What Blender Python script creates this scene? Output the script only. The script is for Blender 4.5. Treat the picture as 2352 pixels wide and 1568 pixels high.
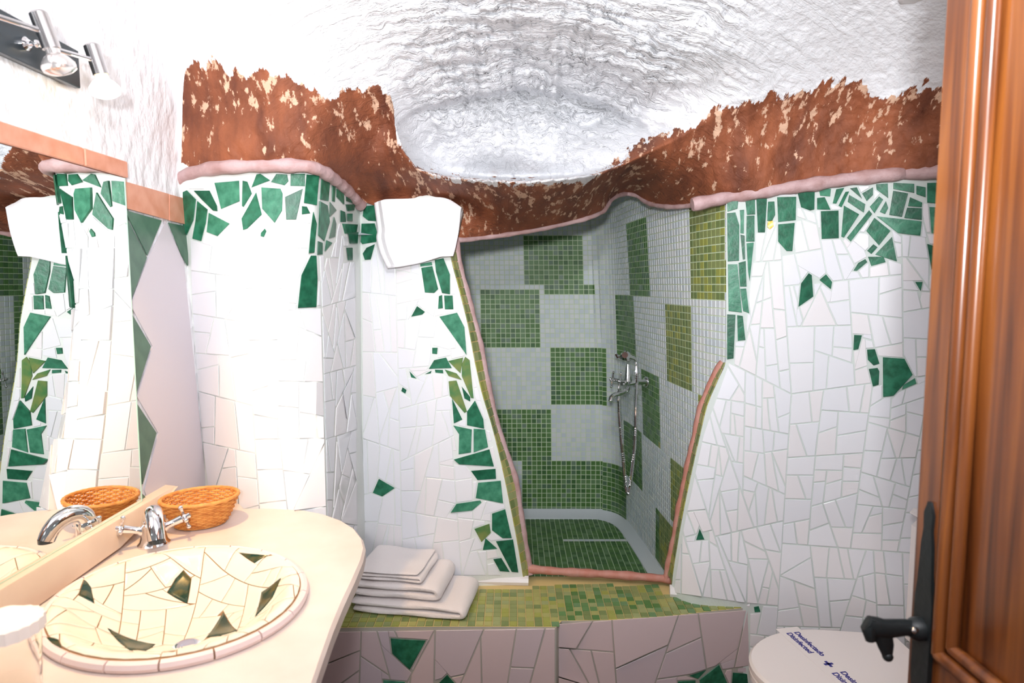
import bpy, math, random
import numpy as np
from mathutils import Vector, Matrix
from mathutils.bvhtree import BVHTree

scene = bpy.context.scene
COL = scene.collection
for _o in list(bpy.data.objects):
    bpy.data.objects.remove(_o)

# ------------------------------------------------------------------ camera
F, CX, CY, CAMH = 1450.0, 1176.0, 784.0, 1.42
PITCH = math.atan(129.0 / 1450.0)
cam_d = bpy.data.cameras.new('camera')
cam_d.sensor_width = 36.0
cam_d.lens = F / 2352.0 * 36.0
cam_d.clip_start = 0.02
cam_d.dof.use_dof = True
cam_d.dof.focus_distance = 1.9
cam_d.dof.aperture_fstop = 5.0
cam = bpy.data.objects.new('camera', cam_d)
COL.objects.link(cam)
cam.location = (0, 0, CAMH)
cam.rotation_euler = (math.radians(90) - PITCH, 0, 0)
scene.camera = cam

# ------------------------------------------------------------------ light and exposure
world = bpy.data.worlds.new('world')
scene.world = world
world.use_nodes = True
world.node_tree.nodes['Background'].inputs[0].default_value = (0.95, 0.96, 1.0, 1)
world.node_tree.nodes['Background'].inputs[1].default_value = 0.2

def lamp(name, kind, energy, size, loc, aim, color):
    l = bpy.data.lights.new(name, kind); l.energy = energy; l.color = color
    if kind == 'AREA': l.shape = 'DISK'; l.size = size
    o = bpy.data.objects.new(name, l); COL.objects.link(o); o.location = loc
    o.rotation_euler = Vector(aim).to_track_quat('-Z', 'Y').to_euler()
    return o
# the photographer's flash, just above the lens and tipped up, and the room's own ceiling lamp by the doorway
flash = lamp('camera_flash', 'SPOT', 105.0, 0.08, (-0.04, -0.22, 1.54), (0.03, 1.0, 0.36), (0.96, 0.97, 1.0))
flash.data.spot_size = math.radians(112); flash.data.spot_blend = 0.9; flash.data.shadow_soft_size = 0.04
lamp('ceiling_lamp_light', 'AREA', 14.0, 0.16, (0.04, 0.08, 1.93), (0.08, 1.0, 0.25), (0.96, 0.97, 1.0))

scene.view_settings.view_transform = 'Standard'
scene.view_settings.look = 'None'
scene.view_settings.gamma = 1.0
scene.view_settings.use_curve_mapping = False
scene.view_settings.exposure = 0.2

# ------------------------------------------------------------------ picture rays
_cp, _sp = math.cos(PITCH), math.sin(PITCH)
CAM = Vector((0, 0, CAMH))
def ray(px, py):
    r, u = (px - CX) / F, -(py - CY) / F
    return Vector((r, _cp + u * _sp, -_sp + u * _cp))
def WD(px, py, D):
    d = ray(px, py); return CAM + d * (D / d.y)
def WZ(px, py, z):
    d = ray(px, py); return CAM + d * ((z - CAMH) / d.z)
def WX(px, py, X):
    d = ray(px, py); return CAM + d * (X / d.x)
def PX(v):
    x, y, z = v[0], v[1], v[2] - CAMH
    dep = y * _cp - z * _sp
    up = y * _sp + z * _cp
    return (CX + F * x / dep, CY - F * up / dep)

# ------------------------------------------------------------------ materials
def srgb(r, g, b):
    f = lambda c: (c / 12.92 if c <= 0.04045 else ((c + 0.055) / 1.055) ** 2.4)
    return (f(r / 255), f(g / 255), f(b / 255), 1.0)

def mat(name, col, rough=0.5, metal=0.0, col2=None, nscale=20.0, nmix=(0.4, 0.6), bump=0.0, bscale=60.0,
        bdist=0.01, stretch=(1, 1, 1), spec=0.5, coat=0.0, emit=None, estr=0.0, sheen=0.0, detail=4.0):
    m = bpy.data.materials.new(name)
    m.use_nodes = True
    nt = m.node_tree; N = nt.nodes; L = nt.links
    p = N['Principled BSDF']
    p.inputs['Base Color'].default_value = col
    p.inputs['Roughness'].default_value = rough
    p.inputs['Metallic'].default_value = metal
    p.inputs['Specular IOR Level'].default_value = spec
    p.inputs['Coat Weight'].default_value = coat
    p.inputs['Sheen Weight'].default_value = sheen
    if emit:
        p.inputs['Emission Color'].default_value = emit
        p.inputs['Emission Strength'].default_value = estr
    if col2 or bump:
        tc = N.new('ShaderNodeTexCoord')
        mp = N.new('ShaderNodeMapping'); mp.inputs['Scale'].default_value = stretch
        L.new(tc.outputs['Object'], mp.inputs['Vector'])
    if col2:
        n = N.new('ShaderNodeTexNoise'); n.inputs['Scale'].default_value = nscale; n.inputs['Detail'].default_value = detail
        L.new(mp.outputs[0], n.inputs['Vector'])
        cr = N.new('ShaderNodeValToRGB')
        cr.color_ramp.elements[0].position = nmix[0]; cr.color_ramp.elements[0].color = col
        cr.color_ramp.elements[1].position = nmix[1]; cr.color_ramp.elements[1].color = col2
        L.new(n.outputs['Fac'], cr.inputs[0]); L.new(cr.outputs[0], p.inputs['Base Color'])
    if bump:
        n2 = N.new('ShaderNodeTexNoise'); n2.inputs['Scale'].default_value = bscale; n2.inputs['Detail'].default_value = 5
        L.new(mp.outputs[0], n2.inputs['Vector'])
        b = N.new('ShaderNodeBump'); b.inputs['Strength'].default_value = bump; b.inputs['Distance'].default_value = bdist
        L.new(n2.outputs['Fac'], b.inputs['Height']); L.new(b.outputs[0], p.inputs['Normal'])
    return m

M = {}
M['plaster'] = mat('white_plaster', srgb(235, 235, 238), 0.7, bump=0.9, bscale=34, bdist=0.012, stretch=(1, 1, 0.6))
M['grout'] = mat('pale_grout', srgb(204, 212, 207), 0.75, bump=0.3, bscale=150, bdist=0.002)
M['grout_white'] = mat('white_grout', srgb(222, 226, 222), 0.7, bump=0.3, bscale=150, bdist=0.002)
M['grout_pale_green'] = mat('green_white_grout', srgb(216, 230, 196), 0.7)
M['grout_ochre'] = mat('ochre_grout', srgb(214, 190, 130), 0.75)
M['grout_dark'] = mat('grey_grout', srgb(176, 172, 160), 0.75, bump=0.3, bscale=120, bdist=0.002)
M['white_a'] = mat('white_glaze', srgb(231, 231, 235), 0.22, bump=0.06, bscale=40, bdist=0.004)
M['white_b'] = mat('cool_white_glaze', srgb(229, 230, 235), 0.2, bump=0.06, bscale=40, bdist=0.004)
M['white_c'] = mat('warm_white_glaze', srgb(232, 229, 231), 0.24, bump=0.06, bscale=40, bdist=0.004)
M['pink_a'] = mat('rose_white_glaze', srgb(208, 190, 190), 0.3, bump=0.06, bscale=40, bdist=0.004)
M['pink_b'] = mat('mauve_white_glaze', srgb(202, 188, 192), 0.3, bump=0.06, bscale=40, bdist=0.004)
M['green_a'] = mat('emerald_glaze', srgb(26, 88, 62), 0.36, spec=0.3, col2=srgb(50, 122, 92), nscale=45, nmix=(0.35, 0.7), bump=0.25, bscale=90, bdist=0.003)
M['green_b'] = mat('deep_green_glaze', srgb(20, 76, 54), 0.36, spec=0.3, col2=srgb(38, 106, 78), nscale=45, nmix=(0.35, 0.7), bump=0.25, bscale=90, bdist=0.003)
M['green_c'] = mat('sea_green_glaze', srgb(46, 110, 84), 0.36, spec=0.3, col2=srgb(78, 146, 116), nscale=45, nmix=(0.35, 0.7), bump=0.25, bscale=90, bdist=0.003)
M['green_olive'] = mat('olive_green_glaze', srgb(50, 116, 70), 0.2, col2=srgb(128, 138, 78), nscale=18, nmix=(0.35, 0.65), bump=0.2, bscale=90, bdist=0.003)
M['green_dull'] = mat('dull_green_glaze', srgb(66, 100, 82), 0.3, col2=srgb(78, 112, 92), nscale=30)
M['gold'] = mat('gold_leaf_patch', srgb(214, 160, 60), 0.35, metal=0.6, col2=srgb(240, 215, 150), nscale=120)
M['grey_tile'] = mat('grey_mauve_tile', srgb(204, 197, 203), 0.3, bump=0.05, bscale=20, bdist=0.003)
M['copper_tile'] = mat('salmon_terracotta', srgb(206, 140, 112), 0.35, col2=srgb(222, 162, 138), nscale=25, nmix=(0.35, 0.7), bump=0.12, bscale=60, bdist=0.003)
M['pink_trim'] = mat('rose_plaster', srgb(194, 164, 164), 0.6, col2=srgb(170, 134, 130), nscale=22, nmix=(0.4, 0.7), bump=0.5, bscale=60, bdist=0.006)
M['terra_trim'] = mat('terracotta_plaster', srgb(186, 122, 106), 0.6, col2=srgb(196, 146, 134), nscale=22, nmix=(0.4, 0.7), bump=0.5, bscale=60, bdist=0.006)
M['mirror'] = mat('mirror_silver', (0.9, 0.93, 0.91, 1), 0.0, metal=1.0)
M['glass_edge'] = mat('mirror_glass_edge', srgb(196, 236, 214), 0.15)
M['counter'] = mat('beige_stone', srgb(226, 212, 204), 0.35, col2=srgb(216, 198, 188), nscale=8, nmix=(0.35, 0.7))
M['ledge'] = mat('beige_ledge_tile', srgb(220, 200, 180), 0.35, col2=srgb(206, 182, 160), nscale=6, nmix=(0.35, 0.7))
M['chrome'] = mat('chrome', (0.86, 0.86, 0.88, 1), 0.07, metal=1.0)
M['chrome_grey'] = mat('brushed_steel', (0.62, 0.6, 0.6, 1), 0.22, metal=1.0)
M['black_metal'] = mat('black_iron', srgb(24, 30, 32), 0.45, bump=0.4, bscale=40, bdist=0.004)
M['black_gloss'] = mat('black_plate', srgb(38, 48, 54), 0.25)
M['wicker'] = mat('honey_wicker', srgb(226, 160, 84), 0.55, col2=srgb(196, 122, 56), nscale=60, nmix=(0.35, 0.7), bump=0.3, bscale=200, bdist=0.002)
M['towel'] = mat('white_terry', srgb(236, 228, 226), 0.95, bump=0.5, bscale=420, bdist=0.003, sheen=0.3)
M['towel_hang'] = mat('white_cotton', srgb(242, 240, 243), 0.95, bump=0.4, bscale=420, bdist=0.003, sheen=0.3)
M['ceramic'] = mat('white_ceramic', srgb(238, 230, 226), 0.12, coat=0.3)
M['sink_grout'] = mat('brown_grout', srgb(140, 104, 70), 0.6)
M['sink_white'] = mat('ivory_glaze', srgb(232, 224, 206), 0.16)
M['sink_rim'] = mat('rose_white_rim', srgb(236, 216, 212), 0.25)
M['paper'] = mat('white_paper', srgb(240, 234, 230), 0.7, bump=0.2, bscale=50, bdist=0.002)
M['ink'] = mat('navy_ink', srgb(40, 40, 130), 0.6)
M['floor'] = mat('terracotta_floor', srgb(122, 82, 66), 0.5, col2=srgb(104, 68, 54), nscale=6)
M['box_white'] = mat('white_casing', srgb(232, 232, 232), 0.5)
M['box_grey'] = mat('grey_grille', srgb(150, 152, 155), 0.5)
mos_cols = [(86, 126, 68), (100, 138, 84), (74, 112, 66), (108, 142, 98), (116, 140, 118), (92, 122, 94)]
for i, c in enumerate(mos_cols):
    M['mos_g%d' % i] = mat('green_mosaic_%d' % i, srgb(*c), 0.42, spec=0.3)
for i, c in enumerate([(222, 228, 232), (214, 222, 228), (228, 231, 232)]):
    M['mos_w%d' % i] = mat('white_mosaic_%d' % i, srgb(*c), 0.42, spec=0.3)
for i, c in enumerate([(158, 162, 84), (142, 152, 98), (168, 168, 104), (122, 138, 86), (156, 164, 112)]):
    M['mos_o%d' % i] = mat('olive_mosaic_%d' % i, srgb(*c), 0.4, spec=0.3)
M['clear'] = bpy.data.materials.new('clear_glass'); M['clear'].use_nodes = True
_p = M['clear'].node_tree.nodes['Principled BSDF']
_p.inputs['Transmission Weight'].default_value = 1.0; _p.inputs['Roughness'].default_value = 0.03; _p.inputs['IOR'].default_value = 1.45
_p.inputs['Base Color'].default_value = (0.97, 0.98, 0.97, 1)
M['bulb_lit'] = mat('lit_bulb_glass', srgb(255, 240, 215), 0.3, emit=(1.0, 0.82, 0.55, 1), estr=9.0)
M['bulb_neck'] = mat('warm_bulb_neck', srgb(255, 220, 160), 0.3, emit=(1.0, 0.62, 0.25, 1), estr=2.2)
M['bulb_off'] = mat('silvered_bulb', (0.8, 0.76, 0.74, 1), 0.12, metal=0.75)

def wood_mat():
    m = bpy.data.materials.new('varnished_pine'); m.use_nodes = True
    nt = m.node_tree; N = nt.nodes; L = nt.links; p = N['Principled BSDF']
    tc = N.new('ShaderNodeTexCoord'); mp = N.new('ShaderNodeMapping'); mp.inputs['Scale'].default_value = (30, 30, 1.3)
    L.new(tc.outputs['Object'], mp.inputs[0])
    n = N.new('ShaderNodeTexNoise'); n.inputs['Scale'].default_value = 1.6; n.inputs['Detail'].default_value = 6; n.inputs['Distortion'].default_value = 0.6
    L.new(mp.outputs[0], n.inputs['Vector'])
    cr = N.new('ShaderNodeValToRGB')
    e = cr.color_ramp.elements
    e[0].position = 0.28; e[0].color = srgb(58, 27, 12)
    e[1].position = 0.75; e[1].color = srgb(152, 90, 36)
    x = e.new(0.5); x.color = srgb(112, 60, 25)
    L.new(n.outputs['Fac'], cr.inputs[0]); L.new(cr.outputs[0], p.inputs['Base Color'])
    p.inputs['Roughness'].default_value = 0.3
    p.inputs['Coat Weight'].default_value = 0.5; p.inputs['Coat Roughness'].default_value = 0.15
    return m
M['wood'] = wood_mat()

def shell_mat():
    """white rough plaster with brushed brown earth paint; the 'paint' attribute carries where the paint was laid"""
    m = bpy.data.materials.new('cave_plaster'); m.use_nodes = True
    nt = m.node_tree; N = nt.nodes; L = nt.links; p = N['Principled BSDF']
    at = N.new('ShaderNodeAttribute'); at.attribute_name = 'paint'
    tc = N.new('ShaderNodeTexCoord')
    mp = N.new('ShaderNodeMapping'); mp.inputs['Scale'].default_value = (1.2, 0.30, 0.42)
    L.new(tc.outputs['Object'], mp.inputs[0])
    n1 = N.new('ShaderNodeTexNoise'); n1.inputs['Scale'].default_value = 34; n1.inputs['Detail'].default_value = 5; n1.inputs['Roughness'].default_value = 0.62
    L.new(mp.outputs[0], n1.inputs['Vector'])
    n2 = N.new('ShaderNodeTexNoise'); n2.inputs['Scale'].default_value = 40; n2.inputs['Detail'].default_value = 6; n2.inputs['Roughness'].default_value = 0.65
    mp2 = N.new('ShaderNodeMapping'); mp2.inputs['Location'].default_value = (3.1, 1.7, 0.4); mp2.inputs['Scale'].default_value = (1.25, 0.32, 0.6)
    L.new(tc.outputs['Object'], mp2.inputs[0]); L.new(mp2.outputs[0], n2.inputs['Vector'])
    def math_(op, a, b=None, c=None):
        q = N.new('ShaderNodeMath'); q.operation = op
        for i, v in enumerate((a, b, c)):
            if v is None: continue
            if isinstance(v, (int, float)): q.inputs[i].default_value = v
            else: L.new(v, q.inputs[i])
        return q.outputs[0]
    # edge: paint + (noise-.5)*k > 0
    edge = math_('ADD', at.outputs['Fac'], math_('MULTIPLY', math_('SUBTRACT', n1.outputs['Fac'], 0.5), 2.5))
    edge = math_('MULTIPLY', edge, 14.0); 
    cl = N.new('ShaderNodeClamp'); L.new(edge, cl.inputs[0])
    # flecks of bare plaster, thinning away from the edge
    lim = math_('ADD', 0.530, math_('MULTIPLY', at.outputs['Fac'], 0.020))
    fk = math_('MULTIPLY', math_('SUBTRACT', n2.outputs['Fac'], lim), 30.0)
    fc = N.new('ShaderNodeClamp'); L.new(fk, fc.inputs[0])
    br = N.new('ShaderNodeValToRGB')
    n3 = N.new('ShaderNodeTexNoise'); n3.inputs['Scale'].default_value = 16; n3.inputs['Detail'].default_value = 6
    L.new(mp.outputs[0], n3.inputs['Vector'])
    e = br.color_ramp.elements
    e[0].position = 0.3; e[0].color = srgb(100, 52, 32); e[1].position = 0.72; e[1].color = srgb(158, 90, 56)
    L.new(n3.outputs['Fac'], br.inputs[0])
    mx1 = N.new('ShaderNodeMix'); mx1.data_type = 'RGBA'
    L.new(fc.outputs[0], mx1.inputs[0]); L.new(br.outputs[0], mx1.inputs[6]); mx1.inputs[7].default_value = srgb(214, 174, 146)
    mx2 = N.new('ShaderNodeMix'); mx2.data_type = 'RGBA'
    L.new(cl.outputs[0], mx2.inputs[0]); mx2.inputs[6].default_value = srgb(234, 235, 238); L.new(mx1.outputs[2], mx2.inputs[7])
    L.new(mx2.outputs[2], p.inputs['Base Color'])
    p.inputs['Roughness'].default_value = 0.72
    n4 = N.new('ShaderNodeTexNoise'); n4.inputs['Scale'].default_value = 110; n4.inputs['Detail'].default_value = 6
    L.new(tc.outputs['Object'], n4.inputs['Vector'])
    b = N.new('ShaderNodeBump'); b.inputs['Strength'].default_value = 0.45; b.inputs['Distance'].default_value = 0.006
    L.new(n4.outputs['Fac'], b.inputs['Height'])
    # trowel strokes of the vault: overlapping ridges that follow the niche
    st = N.new('ShaderNodeAttribute'); st.attribute_name = 'stroke'
    sx = N.new('ShaderNodeSeparateXYZ'); L.new(st.outputs['Vector'], sx.inputs[0])
    cb = N.new('ShaderNodeCombineXYZ'); L.new(sx.outputs[0], cb.inputs[0]); L.new(sx.outputs[1], cb.inputs[1])
    n5 = N.new('ShaderNodeTexNoise'); n5.inputs['Scale'].default_value = 3.2; n5.inputs['Detail'].default_value = 5; n5.inputs['Distortion'].default_value = 0.25; n5.inputs['Roughness'].default_value = 0.6
    L.new(cb.outputs[0], n5.inputs['Vector'])
    v = math_('ABSOLUTE', math_('SUBTRACT', n5.outputs['Fac'], 0.5))
    v = math_('MINIMUM', math_('MULTIPLY', v, 14.0), 1.0)
    sw = math_('FRACT', math_('MULTIPLY', n5.outputs['Fac'], 7.0))
    hh = math_('MULTIPLY', math_('ADD', math_('MULTIPLY', v, 0.7), math_('MULTIPLY', sw, 0.6)), math_('MINIMUM', sx.outputs[2], 1.0))
    b2 = N.new('ShaderNodeBump'); b2.inputs['Strength'].default_value = 0.8; b2.inputs['Distance'].default_value = 0.010
    L.new(hh, b2.inputs['Height']); L.new(b.outputs[0], b2.inputs['Normal']); L.new(b2.outputs[0], p.inputs['Normal'])
    return m
M['shell'] = shell_mat()

# ------------------------------------------------------------------ mesh helpers
def worldloc(o):
    v = Vector((0, 0, 0))
    while o is not None:
        v = v + o.location; o = o.parent
    return v

class MB:
    def __init__(s):
        s.v = []; s.f = []; s.mi = []
    def add(s, vs, fs, mi=0):
        k = len(s.v)
        s.v += [tuple(x) for x in vs]
        s.f += [tuple(i + k for i in f) for f in fs]
        s.mi += [mi] * len(fs)
        return s
    def box(s, c, size, R=None, mi=0, bev=0.0):
        sx, sy, sz = (q / 2 for q in size)
        c = Vector(c)
        if bev <= 0:
            vs = [Vector((x * sx, y * sy, z * sz)) for x in (-1, 1) for y in (-1, 1) for z in (-1, 1)]
            fs = [(0, 1, 3, 2), (4, 6, 7, 5), (0, 4, 5, 1), (2, 3, 7, 6), (0, 2, 6, 4), (1, 5, 7, 3)]
        else:
            vs = []; b = min(bev, sx * .9, sy * .9, sz * .9)
            idx = {}
            for x in (-1, 1):
                for y in (-1, 1):
                    for z in (-1, 1):
                        for a in range(3):
                            p = [x * (sx - b), y * (sy - b), z * (sz - b)]
                            p[a] = (x * sx, y * sy, z * sz)[a]
                            idx[(x, y, z, a)] = len(vs); vs.append(Vector(p))
            fs = []
            for a in range(3):
                o1, o2 = [q for q in range(3) if q != a]
                for sg in (-1, 1):
                    quad = []
                    for (u, w) in ((-1, -1), (1, -1), (1, 1), (-1, 1)):
                        k = [0, 0, 0]; k[a] = sg; k[o1] = u; k[o2] = w
                        quad.append(idx[(k[0], k[1], k[2], a)])
                    fs.append(tuple(quad))
            for a in range(3):
                o1, o2 = [q for q in range(3) if q != a]
                for u in (-1, 1):
                    for w in (-1, 1):
                        q = []
                        for sg in (-1, 1):
                            k = [0, 0, 0]; k[a] = sg; k[o1] = u; k[o2] = w
                            q.append((idx[(*k, o1)], idx[(*k, o2)]))
                        fs.append((q[0][0], q[0][1], q[1][1], q[1][0]))
            for x in (-1, 1):
                for y in (-1, 1):
                    for z in (-1, 1):
                        fs.append(tuple(idx[(x, y, z, a)] for a in range(3)))
        if R is not None: vs = [R @ v for v in vs]
        return s.add([v + c for v in vs], fs, mi)
    def tube(s, pts, r, n=10, closed=False, mi=0, cap=True, squash=None):
        pts = [Vector(p) for p in pts]; m = len(pts)
        rs = [r] * m if isinstance(r, (int, float)) else list(r)
        up = None; vs = []
        for i, p in enumerate(pts):
            if closed: t = pts[(i + 1) % m] - pts[i - 1]
            else: t = pts[min(i + 1, m - 1)] - pts[max(i - 1, 0)]
            t.normalize()
            if up is None:
                a = Vector((0, 0, 1)) if abs(t.z) < 0.9 else Vector((1, 0, 0))
                up = (a - t * a.dot(t)).normalized()
            else:
                up = (up - t * up.dot(t)).normalized()
            sd = t.cross(up)
            for k in range(n):
                th = 2 * math.pi * k / n
                q = up * math.cos(th) + sd * math.sin(th)
                if squash is not None:
                    ax, fac = squash; q = q - ax * q.dot(ax) * (1 - fac)
                vs.append(p + q * rs[i])
        fs = []
        for i in range(m if closed else m - 1):
            j = (i + 1) % m
            for k in range(n):
                l = (k + 1) % n
                fs.append((i * n + k, i * n + l, j * n + l, j * n + k))
        if cap and not closed:
            fs.append(tuple(range(n - 1, -1, -1))); fs.append(tuple((m - 1) * n + k for k in range(n)))
        return s.add(vs, fs, mi)
    def lathe(s, c, prof, axis=Vector((0, 0, 1)), n=24, sx=1.0, sy=1.0, mi=0, xdir=None):
        """prof: list of (radius, height)"""
        axis = Vector(axis).normalized(); c = Vector(c)
        a = Vector(xdir) if xdir is not None else (Vector((1, 0, 0)) if abs(axis.x) < 0.9 else Vector((0, 1, 0)))
        u = (a - axis * a.dot(axis)).normalized(); w = axis.cross(u)
        vs = []
        for (r, h) in prof:
            for k in range(n):
                th = 2 * math.pi * k / n
                vs.append(c + axis * h + u * (r * sx * math.cos(th)) + w * (r * sy * math.sin(th)))
        fs = []
        for i in range(len(prof) - 1):
            for k in range(n):
                l = (k + 1) % n
                fs.append((i * n + k, i * n + l, (i + 1) * n + l, (i + 1) * n + k))
        if prof[0][0] > 1e-6: fs.append(tuple(range(n - 1, -1, -1)))
        if prof[-1][0] > 1e-6: fs.append(tuple((len(prof) - 1) * n + k for k in range(n)))
        return s.add(vs, fs, mi)
    def ball(s, c, r, n=12, mi=0, sc=(1, 1, 1)):
        m = max(6, n // 2 + 2)
        prof = [(max(1e-5, math.sin(math.pi * i / m)) * r, -math.cos(math.pi * i / m) * r * sc[2]) for i in range(m + 1)]
        return s.lathe(c, prof, n=n, sx=sc[0], sy=sc[1], mi=mi)
    def prism(s, poly, z0, z1, mi=0):
        n = len(poly)
        vs = [(p[0], p[1], z0) for p in poly] + [(p[0], p[1], z1) for p in poly]
        fs = [tuple(range(n - 1, -1, -1)), tuple(range(n, 2 * n))] + [(i, (i + 1) % n, n + (i + 1) % n, n + i) for i in range(n)]
        return s.add(vs, fs, mi)
    def build(s, name, mats, parent=None, smooth=True, angle=40, recalc=True):
        wl = worldloc(parent)
        me = bpy.data.meshes.new(name)
        me.from_pydata([(x - wl.x, y - wl.y, z - wl.z) for x, y, z in s.v], [], s.f)
        if not isinstance(mats, (list, tuple)): mats = [mats]
        for q in mats: me.materials.append(q)
        if len(mats) > 1: me.polygons.foreach_set('material_index', s.mi)
        if recalc:
            import bmesh
            bm = bmesh.new(); bm.from_mesh(me)
            bmesh.ops.recalc_face_normals(bm, faces=bm.faces)
            bm.to_mesh(me); bm.free()
        if smooth:
            me.polygons.foreach_set('use_smooth', [True] * len(me.polygons))
            try: me.set_sharp_from_angle(angle=math.radians(angle))
            except Exception: pass
        o = bpy.data.objects.new(name, me)
        COL.objects.link(o)
        if parent is not None: o.parent = parent
        return o

def tag(o, label=None, cat=None, group=None, kind=None):
    if label: o['label'] = label
    if cat: o['category'] = cat
    if group: o['group'] = group
    if kind: o['kind'] = kind
    return o
def thing(name, label, cat, loc=(0, 0, 0), group=None):
    o = bpy.data.objects.new(name, None); COL.objects.link(o)
    o.location = loc; o.empty_display_size = 0.05
    return tag(o, label, cat, group)
def struct(o, label=None):
    o['kind'] = 'structure'
    if label: o['label'] = label
    return o

def cr_interp(xs, ys, x):
    return float(np.interp(x, xs, ys))
def cat(vals, t):
    """Catmull-Rom through vals (list of arrays), t in [0, n-1]"""
    n = len(vals); i = min(int(t), n - 2); f = t - i
    p0, p1, p2, p3 = vals[max(i - 1, 0)], vals[i], vals[i + 1], vals[min(i + 2, n - 1)]
    return 0.5 * ((2 * p1) + (-p0 + p2) * f + (2 * p0 - 5 * p1 + 4 * p2 - p3) * f * f + (-p0 + 3 * p1 - 3 * p2 + p3) * f ** 3)
def dense(pts, step):
    """Catmull-Rom resample of a 3-D (or n-D) polyline"""
    P = [np.array(p, float) for p in pts]; out = []
    for i in range(len(P) - 1):
        k = max(1, int(np.linalg.norm(P[i + 1] - P[i]) / step))
        for j in range(k): out.append(cat(P, i + j / k))
    out.append(P[-1]); return out

def patch(rows, nu, nv, noise=0.0, seed=1):
    """rows: [(py, [(px, D), ...]), ...] -> grid of world points"""
    R = [np.array([[p, y, d] for p, d in r], float) for y, r in rows]
    rng = random.Random(seed)
    grid = []
    ys = [r[0] for r in rows]
    for j in range(nv + 1):
        y = ys[0] + (ys[-1] - ys[0]) * j / nv
        k = max(0, min(len(ys) - 2, int(np.searchsorted(ys, y, side='right')) - 1))
        t = k + (y - ys[k]) / (ys[k + 1] - ys[k])
        row = cat(R, t)
        lst = [row[q] for q in range(len(row))]
        g = []
        for i in range(nu + 1):
            p = cat(lst, i / nu * (len(lst) - 1))
            g.append(WD(p[0], y, p[2] + rng.uniform(-noise, noise)))
        grid.append(g)
    return grid
def grid_mesh(grid):
    m = MB(); nv, nu = len(grid), len(grid[0])
    vs = [p for r in grid for p in r]
    fs = [(j * nu + i, (j + 1) * nu + i, (j + 1) * nu + i + 1, j * nu + i + 1) for j in range(nv - 1) for i in range(nu - 1)]
    m.add(vs, fs); return m
def bvh_of(m):
    return BVHTree.FromPolygons([Vector(v) for v in m.v], m.f)

# ---- shards -----------------------------------------------------------------
def area(P):
    return 0.5 * sum(P[i][0] * P[(i + 1) % len(P)][1] - P[(i + 1) % len(P)][0] * P[i][1] for i in range(len(P)))
def centroid(P):
    return (sum(p[0] for p in P) / len(P), sum(p[1] for p in P) / len(P))
def clip(P, a, n):
    """keep the side where (p-a).n >= 0"""
    out = []
    for i in range(len(P)):
        p, q = P[i], P[(i + 1) % len(P)]
        dp = (p[0] - a[0]) * n[0] + (p[1] - a[1]) * n[1]
        dq = (q[0] - a[0]) * n[0] + (q[1] - a[1]) * n[1]
        if dp >= 0: out.append(p)
        if (dp > 0 and dq < 0) or (dp < 0 and dq > 0):
            t = dp / (dp - dq); out.append((p[0] + t * (q[0] - p[0]), p[1] + t * (q[1] - p[1])))
    return out
def ccw(P): return P if area(P) > 0 else P[::-1]
def hull(P):
    P = sorted(set((float(a), float(b)) for a, b in P))
    def half(pts):
        h = []
        for p in pts:
            while len(h) >= 2 and (h[-1][0] - h[-2][0]) * (p[1] - h[-2][1]) - (h[-1][1] - h[-2][1]) * (p[0] - h[-2][0]) <= 0: h.pop()
            h.append(p)
        return h
    a, b = half(P), half(P[::-1]); return a[:-1] + b[:-1]
def inset(P, g):
    Q = P = ccw(P)
    for i in range(len(P)):
        p, q = P[i], P[(i + 1) % len(P)]
        l = math.hypot(q[0] - p[0], q[1] - p[1])
        if l < 1e-6: continue
        n = (-(q[1] - p[1]) / l, (q[0] - p[0]) / l)
        Q = clip(Q, (p[0] + n[0] * g, p[1] + n[1] * g), n)
        if len(Q) < 3: return []
    return Q
def shatter(P, target, rng, jit=0.3, aniso=1.0):
    stack, out = [ccw(P)], []
    while stack:
        Q = stack.pop()
        A = abs(area(Q))
        if A < target * rng.uniform(0.65, 1.7) or len(Q) < 3:
            out.append(Q); continue
        c = centroid(Q)
        ex = max(p[0] for p in Q) - min(p[0] for p in Q); ey = max(p[1] for p in Q) - min(p[1] for p in Q)
        th = (0.0 if ex * aniso > ey else math.pi / 2) + rng.gauss(0, jit)
        n = (math.cos(th), math.sin(th))
        a = (c[0] + rng.uniform(-.17, .17) * ex, c[1] + rng.uniform(-.17, .17) * ey)
        A1, A2 = clip(Q, a, n), clip(Q, a, (-n[0], -n[1]))
        if len(A1) < 3 or len(A2) < 3: out.append(Q); continue
        stack += [A1, A2]
    return out
def avoid(P, holes, g):
    """cut convex P clear of the convex hulls in holes -> list of convex pieces"""
    out = [P]
    for H in holes:
        nxt = []
        for Q in out:
            if max(p[0] for p in Q) < H[1][0] or min(p[0] for p in Q) > H[1][1] or max(p[1] for p in Q) < H[1][2] or min(p[1] for p in Q) > H[1][3]:
                nxt.append(Q); continue
            h = H[0]; edges = []
            for i in range(len(h)):
                p, q = h[i], h[(i + 1) % len(h)]
                l = math.hypot(q[0] - p[0], q[1] - p[1])
                if l < 1e-6: continue
                n = ((q[1] - p[1]) / l, -(q[0] - p[0]) / l)
                a = (p[0] + n[0] * g, p[1] + n[1] * g); C = clip(Q, a, n)
                edges.append((abs(area(C)) if len(C) >= 3 else 0, a, n))
            edges.sort(key=lambda e: -e[0])
            I = Q; got = []
            for _, a, n in edges:
                C = clip(I, a, n)
                if len(C) >= 3 and abs(area(C)) > 1: got.append(C)
                I = clip(I, a, (-n[0], -n[1]))
                if len(I) < 3: break
            if len(I) < 3 or abs(area(I)) < 1: nxt.append(Q)
            else: nxt += got
        out = nxt
    return out
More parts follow.
